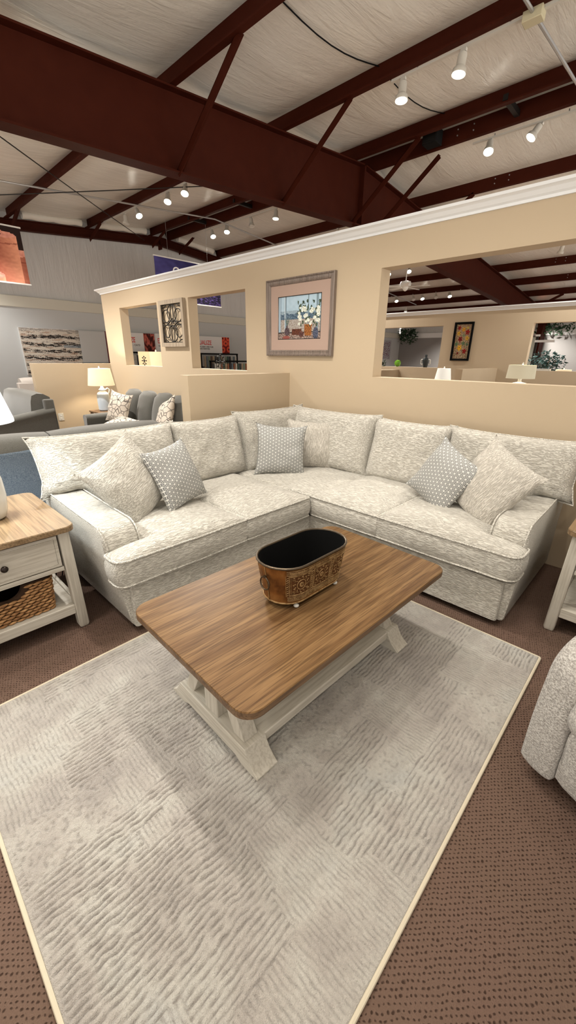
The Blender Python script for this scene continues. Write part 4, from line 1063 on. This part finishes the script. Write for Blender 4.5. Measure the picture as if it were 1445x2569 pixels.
for s in (-1, 1):
    ell(0, s*H2*.54, W2*.46, H2*.44); ell(0, s*H2*.54, W2*.15, H2*.44); ell(s*W2*.74, 0, W2*.25, H2*.085)
    for q in (-1, 1):
        ell(s*W2*.62, q*H2*.40, W2*.36, H2*.34)
        ell(s*W2, q*H2, W2*.42, H2*.15, {(1, 1): 180, (1, -1): 90, (-1, 1): 270, (-1, -1): 0}[(s, q)], {(1, 1): 270, (1, -1): 180, (-1, 1): 360, (-1, -1): 90}[(s, q)])
    B.tube([(-W2*.42, yy, 0), (0, yy, s*H2*.26), (W2*.42, yy, 0)], .0075, 6)
    B.tube([(s*W2*.48, yy, H2*.10), (0, yy, -H2*.14*s if 0 else H2*.12), (-s*W2*.1, yy, 0)], .0065, 6)
B.build('scrollwork', M['dark'], sc)
# abstract canvas on the far left wall
def stripes(u, v):
    n = hsh(u*9, v*34) + .8*hsh(u*40, v*95, 2) + .7*hsh(u*110, v*190, 5); b = math.sin(v*40 + 1.8*hsh(u*2, v*3, 8)) + .6*hsh(u*1.3, v*14, 6)
    d = b*.6 + n*1.1 - .12
    c = cl((.82, .79, .74), (.13, .11, .105), d*2.2)
    if hsh(u*3, v*30, 9) > .25 and d < .2: c = cl(c, (.62, .47, .38), .5)
    if .60 < v < .66 and u > .66: c = cl(c, (.45, .52, .58), .6)
    if v > .94 or u > .985 or u < .015: c = cl((.82, .79, .75), c, .3)
    return c
cv = thing('canvas_painting', 'Black and white striped abstract canvas on the far light grey wall', 'painting'); cv.matrix_world = T(-11.598, 3.70, 1.545) @ RZ(90)
MB().box(-.70, .70, -.048, 0, -.53, .53).build('stretcher', M['sign_white'], cv, smooth=False)
art('artwork', 1.39, 1.05, 210, 150, stripes, cv, T(0, -.0495, 0))
# framed leaning board
bo = thing('display_board', 'Pale display board with a dark red edge at the left end of the tan partition', 'board'); bo.matrix_world = T(-11.52, 4.66, 1.68) @ RZ(90)
MB().box(-.335, .335, -.02, 0, -.39, .39).build('board', M['grey_wall'], bo); MB().box(.325, .35, -.035, 0, -.40, .40).build('edge_post', mat('dark red paint', (.12, .015, .015), .5), bo)
MB().box(-.36, .36, -.08, 0, -.41, -.385).build('ledge', M['black'], bo)
ol = thing('outlet', 'White wall outlet plate on the low tan wall behind the grey armchair', 'outlet'); ol.matrix_world = T(-7.869, 2.42, .46) @ RZ(90)
MB().box(-.045, .045, -.008, 0, -.065, .065).build('plate', M['outlet'], ol, bevel=.003)
for z in (-.025, .025): MB().box(-.015, .015, -.011, -.008, z-.013, z+.013).build('socket', M['white'], ol, bevel=.003)
# hanging banners
def spools(u, v):
    # u: 0 left .. 1 right
    n = hsh(u*20, v*20)
    c = (.13, .05, .03)
    def spool(cx, w_, top, bot, lit):
        nonlocal c
        x = (u-cx)/w_
        if abs(x) < 1 and bot < v < top + .06*math.sqrt(max(0, 1-x*x)):
            c = cl((.45, .18, .13), (.90, .62, .50), .55 + .45*x*lit + n*.12)
            if v > top - .06*math.sqrt(max(0, 1-x*x)): c = cl((.80, .52, .46), (.88, .62, .54), .5+n)
            if ((u-cx)/.03)**2 + ((v-top)/.014)**2 < 1: c = (.2, .06, .04)
            if abs(v - (top-.16) - .03*x*x) < .012: c = cl(c, (.45, .2, .15), .5)
    spool(.45, .14, .80, .1, 1); spool(.93, .20, .55, -.1, -1); spool(.20, .16, .62, 0, 1); spool(.80, .15, .84, 0, 1); spool(.72, .07, .12, -.1, 1)
    return c
def purple(u, v):
    n = hsh(u*7, v*9); c = cl((.13, .12, .30), (.36, .34, .62), .55 - u*.9 + n*.3 + (.1 if v > .5 else 0))
    if v < .36: c = cl((.07, .05, .12), (.35, .28, .52), .25 + hsh(u*16, v*30, 2)*1.6)
    return c
def banner(lab, y0, y1, z0, z1, fn):
    r = thing('hanging_banner', lab, 'banner'); w = y1-y0; r.matrix_world = T(-9.5, (y0+y1)/2, (z0+z1)/2) @ RZ(90); h = z1-z0
    MB().box(-w/2, w/2, .002, .004, -h/2, h/2).build('backing', M['navy'], r, smooth=False)
    art('print', w, h, 110, 64, fn, r)
    for z in (-h/2, h/2): MB().box(-w/2-.015, w/2+.015, -.012, .012, z-.012, z+.012).build('rail', M['white'], r)
    for x in (-w*.30, w*.30): MB().tube([(x, 0, h/2), (x, 0, zt((y0+y1)/2 + x)-(z0+z1)/2)], .003, 6).build('wire', M['galv'], r)
    return r
banner('Hanging banner of coral thread spools at the upper left edge', .98, 2.83, 2.72, 3.63, spools)
b2 = banner('Dark blue and purple hanging banner with a white round letter above the partition', 5.49, 7.34, 2.72, 3.63, purple)
text('lettering', 'Q', .26, M['ban_white'], b2, T(-.47, -.004, .115) @ RX(90))
# signs over the fabric racks
def red_swirl(u, v):
    d = math.sin(u*7 + v*9 + 4*hsh(u*3, v*3)) + .5*hsh(u*9, v*9); return cl((.22, .04, .03), (.80, .42, .36), .45 + d*.45)
def rolls(u, v):
    c = (.45, .06, .04)
    for x, y in ((.12, .92), (.85, .95), (.5, .62), (.12, .22), (.9, .25), (-.1, .6), (1.1, .62)):
        d = math.hypot((u-x)*.62, v-y)
        if d < .19: c = (.88, .36, .24) if (d*32) % 2 < 1.45 else (.72, .2, .12)
        if d < .06: c = (.30, .05, .04)
    return c
def sign(lab, y0, y1, z0, z1, texts, arts):
    r = thing('fabric_sign', lab, 'sign', group='signs above the fabric racks'); r.matrix_world = T(-11.45, y0, z0) @ RZ(90)
    MB().box(0, y1-y0, 0, .02, 0, z1-z0).build('board', M['sign_white'], r, smooth=False)
    for body, s, x, z, mm, sx in texts: text('lettering', body, s, mm, r, T(x, -.002, z) @ RX(90), .001, sx)
    for x0, x1, fn in arts: art('picture_panel', x1-x0, z1-z0-.004, 44, 60, fn, r, T((x0+x1)/2, -.003, (z1-z0)/2))
    return r
sign('White sign with red letters and a red swirl panel, in the left opening', 5.2, 6.41, 1.59, 2.08, [('ZE', .19, .46, .245, M['red'], .62), ('/ DAYS!', .07, .53, .15, M['ink'], .85)], [(.85, 1.19, red_swirl)])
sign('White sign beginning EX at the right edge of the left opening', 6.42, 7.25, 1.59, 2.09, [('EX', .19, .06, .245, M['red'], .62), ('CHO', .07, .075, .15, M['ink'], .85)], [])
sign('White sign reading VISUALIZE with an orange fabric roll panel, in the second opening', 7.55, 9.14, 1.59, 2.09, [('VISUALIZE', .185, .17, .25, M['red'], .80), ('PS FABRIC OVER YOUR\nRITE FURNITURE.', .066, .39, .165, M['ink'], .76)], [(1.27, 1.58, rolls)])
# racks of hanging fabric samples
def rack(lab, y0, y1, z, X=-11.25):
    r = thing('fabric_rack', lab, 'rack', (X, y0, 0)); w = y1-y0
    for y in (0.02, w-.02): MB().box(-.02, .02, y-.02, y+.02, 0, z+.03).build('post', M['black'], r)
    MB().box(-.03, .03, 0, w, z-.01, z+.035).build('top_bar', M['black'], r); MB().box(-.02, .02, 0, w, z-.40, z-.37).build('lower_bar', M['black'], r)
    for y in (.02, w-.02): MB().box(-.02, .3, y-.02, y+.02, 0, .04).build('foot', M['black'], r)
    return r
rack('Black rack of fabric samples, through the left opening', 5.5, 7.1, 1.555)
rack('Black rack of fabric samples, through the second opening', 7.8, 9.3, 1.555)
rack('Lower black rack of fabric samples standing in front, through the second opening', 7.75, 9.35, 1.34, X=-10.7)
SW = [('dark green', (.06, .11, .09)), ('pale grey', (.5, .5, .47)), ('tan', (.42, .33, .22)), ('charcoal', (.05, .05, .055)), ('off white', (.62, .6, .54)), ('sage', (.22, .28, .2)), ('rust', (.35, .14, .07)), ('slate', (.16, .2, .23)), ('ivory', (.7, .66, .56)), ('brown', (.15, .09, .06))]
SWM = [mat('sample ' + a, b, .85, fn=weave(b, tuple(x*.5 for x in b), 60, .2)) for a, b in SW]
ordn = lambda k: ['1st', '2nd', '3rd'][k] if k < 3 else '%dth' % (k+1)
def swatches(where, grp, y0, n, step, z, hh, x=-11.2):
    random.seed(int(y0*10))
    for k in range(n):
        c = random.randrange(len(SW)); o = MB().box(-.012, .012, 0, step*.72, -hh, 0).build('fabric_sample', SWM[c], bevel=.003)
        o.location = (x, y0 + k*step, z - .03)
        tag(o, '%s fabric sample, %s from left on the rack %s' % (SW[c][0].capitalize(), ordn(k), where), 'fabric sample', grp)
swatches('in the left opening', 'fabric samples in the left opening', 5.56, 14, .105, 1.53, .32)
swatches('in the second opening', 'fabric samples in the second opening', 7.9, 16, .083, 1.53, .34)
swatches('standing low', 'fabric samples on the low rack', 7.8, 18, .083, 1.32, .30, -10.65)
# starbursts on the sills
def burst(lab, loc, r_, bend=0):
    t = thing('starburst_ornament', lab, 'ornament', loc, group='starbursts on the sills')
    MB().ball((0, 0, 0), r_*.23, n=14).build('hub', M['dark'], t)
    for k in range(8):
        a = PI/4*k; e = (r_*math.cos(a), 0, r_*math.sin(a))
        MB().tube([(0, 0, 0), e], r_*.055, 7).ball(e, r_*.17, n=10).build('spoke', M['dark'], t)
    return t
burst('Small dark starburst ornament in front of the beige lamp, left opening sill', (-6.695, WY+.07, 1.335+.079), .066)
burst('Larger dark starburst ornament on the sill of the second opening', (-4.585, WY+.06, 1.335+.098), .083)

# ------------------------------------------------------------------ beyond the wide opening
random.seed(21)
def poppies(u, v):
    n = hsh(u*12, v*30); c = cl((.42, .33, .24), (.72, .62, .50), .5 + n)
    if abs(math.sin(u*22 + 2*hsh(u*2, v*5))) < .18 and v < .6: c = (.30, .32, .20)
    for x, y, r, cc in ((.2, .9, .10, (.55, .08, .05)), (.5, .85, .11, (.86, .62, .18)), (.2, .74, .11, (.85, .66, .22)), (.78, .77, .13, (.60, .07, .05)), (.35, .57, .13, (.52, .06, .04)), (.8, .6, .11, (.88, .68, .2)), (.14, .43, .1, (.38, .50, .36)), (.6, .45, .10, (.36, .46, .32)), (.38, .32, .14, (.90, .68, .14)), (.74, .22, .12, (.58, .07, .05)), (.3, .16, .07, (.45, .08, .05)), (.85, .42, .08, (.4, .5, .36)), (.75, .9, .07, (.8, .7, .3)), (.55, .68, .08, (.5, .55, .4))):
        d = math.hypot((u-x)*.55, v-y)
        if d < r*.55*(1 + .25*math.sin(5*math.atan2(v-y, (u-x)*.55) + x*9)): c = cl(cc, tuple(k*.6 for k in cc), .3 + n)
        if d < r*.1: c = (.15, .1, .05)
    return c
picture('framed_flower_panel', 'Tall black-framed panel of red and yellow flowers on the middle partition', 'picture', T(-3.875, Y2-.001, 1.875), .42, .80, .045, poppies, 44, 90, 'black')
def leaves(B, c, rad, n, size, hang=0, seed=1, sq=(1, 1, 1)):
    random.seed(seed)
    for _ in range(n):
        d = V((random.gauss(0, 1), random.gauss(0, 1), random.gauss(0, 1))).normalized() * rad * random.random()**.45
        p = V(c) + V((d.x*sq[0], d.y*sq[1], d.z*sq[2] - hang*random.random()**2))
        a = V((random.gauss(0, 1), random.gauss(0, 1), random.gauss(-.2, .7))).normalized(); b = a.cross(V((random.random(), random.random(), random.random()))).normalized()
        s = size*random.uniform(.6, 1.2)
        q = [p - a*s, p + b*s*.38, p + a*s, p - b*s*.38]; vs = [B.v(k) for k in q]; B.face(vs)
def plant(name, lab, loc, rad, n, size, m_='leaf', trunk=0, pot=None, hang=0, sq=(1, 1, 1), seed=1):
    r = thing(name, lab, 'plant', loc)
    B = MB(); leaves(B, (0, 0, trunk), rad, n, size, hang, seed, sq); B.build('foliage', M[m_], r, smooth=False, weld=False)
    if trunk:
        Q = MB(); Q.tube([(0, 0, .1), (.02, 0, trunk*.5), (0, 0, trunk)], .018, 7)
        for k in range(5): Q.tube([(0, 0, trunk*.7), (rad*.5*math.cos(k*1.3), rad*.5*math.sin(k*1.3), trunk + rad*.3)], .008, 6)
        Q.build('trunk', M['wood_edge'], r)
    if pot: MB().lathe([(pot*.7, 0), (pot, pot*1.5), (pot*.9, pot*1.5), (pot*.7, pot*1.3)], 20).build('pot', M['dark'], r)
    return r
plant('potted_tree', 'Bushy blue-green potted tree behind the right side of the far opening', (-2.83, 13.0, 0), .46, 620, .055, 'leaf_blue', 1.42, .2, sq=(1, .8, .75), seed=4)
plant('sill_plant', 'Small dark green plant at the left end of the far sill', (-5.93, Y2+.07, 1.35), .11, 70, .05, hang=-.1, seed=5, pot=.04)
plant('trailing_plant', 'Dark trailing plant on the white ledge above the green ball', (-11.0, 20.5, 2.80), .42, 260, .10, hang=.5, sq=(1.4, .4, .5), seed=6)
plant('trailing_plant', 'Dark trailing plant on the white ledge at the far right', (-4.5, 20.5, 2.88), .42, 150, .10, hang=.35, sq=(2.4, .3, .4), seed=7)
g = thing('glass_ball', 'Green glass ball on the sill of the far left opening', 'ornament', (-5.47, Y2+.07, 1.31))
MB().ball((0, 0, .082), .082, n=28).build('ball', M['glass_green'], g); MB().lathe([(.03, 0), (.03, .01)], 16).build('foot', M['glass_green'], g)
vz = thing('vase', 'Dark glazed vase with two pale square handles on the far sill', 'vase', (-4.72, Y2+.075, 1.312))
MB().lathe([(.05, 0), (.055, .02), (.075, .13), (.078, .17), (.055, .20), (.03, .22), (.026, .25), (.036, .26), (.03, .285), (.02, .29)], 26).build('body', M['vase'], vz)
for s in (-1, 1): MB().tube([(s*.06, 0, .175), (s*.11, 0, .175), (s*.12, 0, .165), (s*.12, 0, .08), (s*.11, 0, .07), (s*.07, 0, .07)], .011, 8).build('handle', M['ceramic'], vz)
bx = thing('book', 'Thin white book lying on the far sill behind the drum lamp', 'book', (-2.16, Y2+.07, 1.31))
MB().box(-.2, .13, -.06, .06, 0, .006).build('cover', M['sign_white'], bx); MB().box(-.195, .125, -.055, .058, .006, .028).build('pages', M['paper'], bx); MB().box(-.2, .13, -.06, .06, .028, .034).build('cover', M['sign_white'], bx)
def blossoms(u, v):
    n = hsh(u*8, v*22); c = (.66, .66, .68); return cl(c, (.38, .12, .22), (n-.08)*4) if .1 < u < .9 and .05 < v < .9 else c
pr_ = thing('canvas_painting', 'Pale print with plum blossom branches at the left edge of the far opening', 'painting'); pr_.matrix_world = T(-11.598, 19.45, 1.92) @ RZ(90)
MB().box(-.42, .42, -.04, 0, -.46, .46).build('stretcher', M['white'], pr_); art('artwork', .84, .92, 40, 44, blossoms, pr_, T(0, -.042, 0))
dp = thing('display_stand', 'White display arm on a dark post behind the far right opening', 'display', (-3.90, 16, 0))
MB().box(-.03, .03, -.03, .03, 0, 2.28).build('post', M['dark'], dp); MB().box(-.06, .06, -.05, .05, 2.24, 2.30).build('cap', M['white_paint'], dp); MB().box(-.05, .52, -.05, .05, 2.06, 2.13).build('arm', M['white_paint'], dp, bevel=.004)
pn2 = thing('folding_screen', 'Pale green-grey panel left of the dark post in the far right opening', 'panel', (-4.1, 16.05, 0)); MB().box(-.14, .14, -.02, .02, 0, 2.22).build('panel', mat('pale green paint', (.42, .44, .39), .6), pn2)
MB().box(-.15, .15, -.025, .025, 0, .05).build('foot', M['dark'], pn2)
col_ = thing('steel_column', 'Dark red steel column in the far right opening, under the rafter end', 'column', (-4.87, 20.35, 0)); MB().box(-.1, .1, -.30, .30, 0, 3.2).build('shaft', M['steel'], col_, smooth=False); MB().box(-.16, .16, -.36, .36, 0, .03).build('base_plate', M['steel'], col_)
# ceiling fan
fn_ = thing('ceiling_fan', 'White five-blade ceiling fan hanging near the left end of the wide opening', 'ceiling fan', (-6.25, 11.2, 3.32))
MB().tube([(0, 0, 0), (0, 0, zt(11.2)-3.32)], .014, 8).build('downrod', M['white'], fn_); MB().lathe([(.02, .17), (.13, .15), (.15, .10), (.14, .04), (.08, .02), (.075, -.02), (.05, -.06), (.02, -.08)], 26).build('motor', M['white'], fn_)
for k in range(5):
    a = R(72*k + 14); m = Matrix.Rotation(a, 4, 'Z') @ RX(8)
    q = MB().tf(m).prism(roundpoly([(.15, -.045), (.62, -.068), (.66, -.04), (.66, .04), (.62, .068), (.15, .045)], .03, 4), 'z', .018, .026).build('blade', M['white'], fn_)

# ------------------------------------------------------------------ world, camera, output
w = bpy.data.worlds.new('World'); SC.world = w; w.use_nodes = True
# added ambient glow, brighter from below to lift the ceiling, dim above
nt = w.node_tree; bg = nt.nodes['Background']; bg.inputs[0].default_value = (1., .93, .84, 1)
sp = nd(nt, 'SeparateXYZ', {0: nd(nt, 'TexCoord').outputs['Generated']})
rg = nd(nt, 'MapRange', {0: sp.outputs[2], 1: -.12, 2: .12, 3: 3.0, 4: .55})
nt.links.new(rg.outputs[0], bg.inputs[1])
cd = bpy.data.cameras.new('camera'); cam = bpy.data.objects.new('camera', cd); COL.objects.link(cam); SC.camera = cam
cd.sensor_fit = 'VERTICAL'; cd.sensor_height = 36; cd.lens = 36*994.264/2569; cd.clip_start = .02; cd.clip_end = 100
yaw, pit, rol = R(-43.36672), R(21.33441), R(.77672)
f = V((math.sin(yaw)*math.cos(pit), math.cos(yaw)*math.cos(pit), -math.sin(pit))); r = V((math.cos(yaw), -math.sin(yaw), 0)); u = r.cross(f)
r2 = r*math.cos(rol) + u*math.sin(rol); u2 = -r*math.sin(rol) + u*math.cos(rol)
mm = Matrix((r2, u2, -f)).transposed().to_4x4(); mm.translation = (0, 0, 1.5); cam.matrix_world = mm
SC.view_settings.view_transform = 'Standard'; SC.view_settings.look = 'None'; SC.view_settings.gamma = 1; SC.view_settings.use_curve_mapping = False
SC.view_settings.exposure = 0.08
cy = SC.cycles
cy.max_bounces = 6; cy.diffuse_bounces = 3; cy.glossy_bounces = 2; cy.transmission_bounces = 2; cy.transparent_max_bounces = 4
cy.use_adaptive_sampling = True; cy.adaptive_threshold = .05; cy.adaptive_min_samples = 16; cy.use_denoising = True; cy.sample_clamp_indirect = 4; cy.caustics_reflective = False; cy.caustics_refractive = False
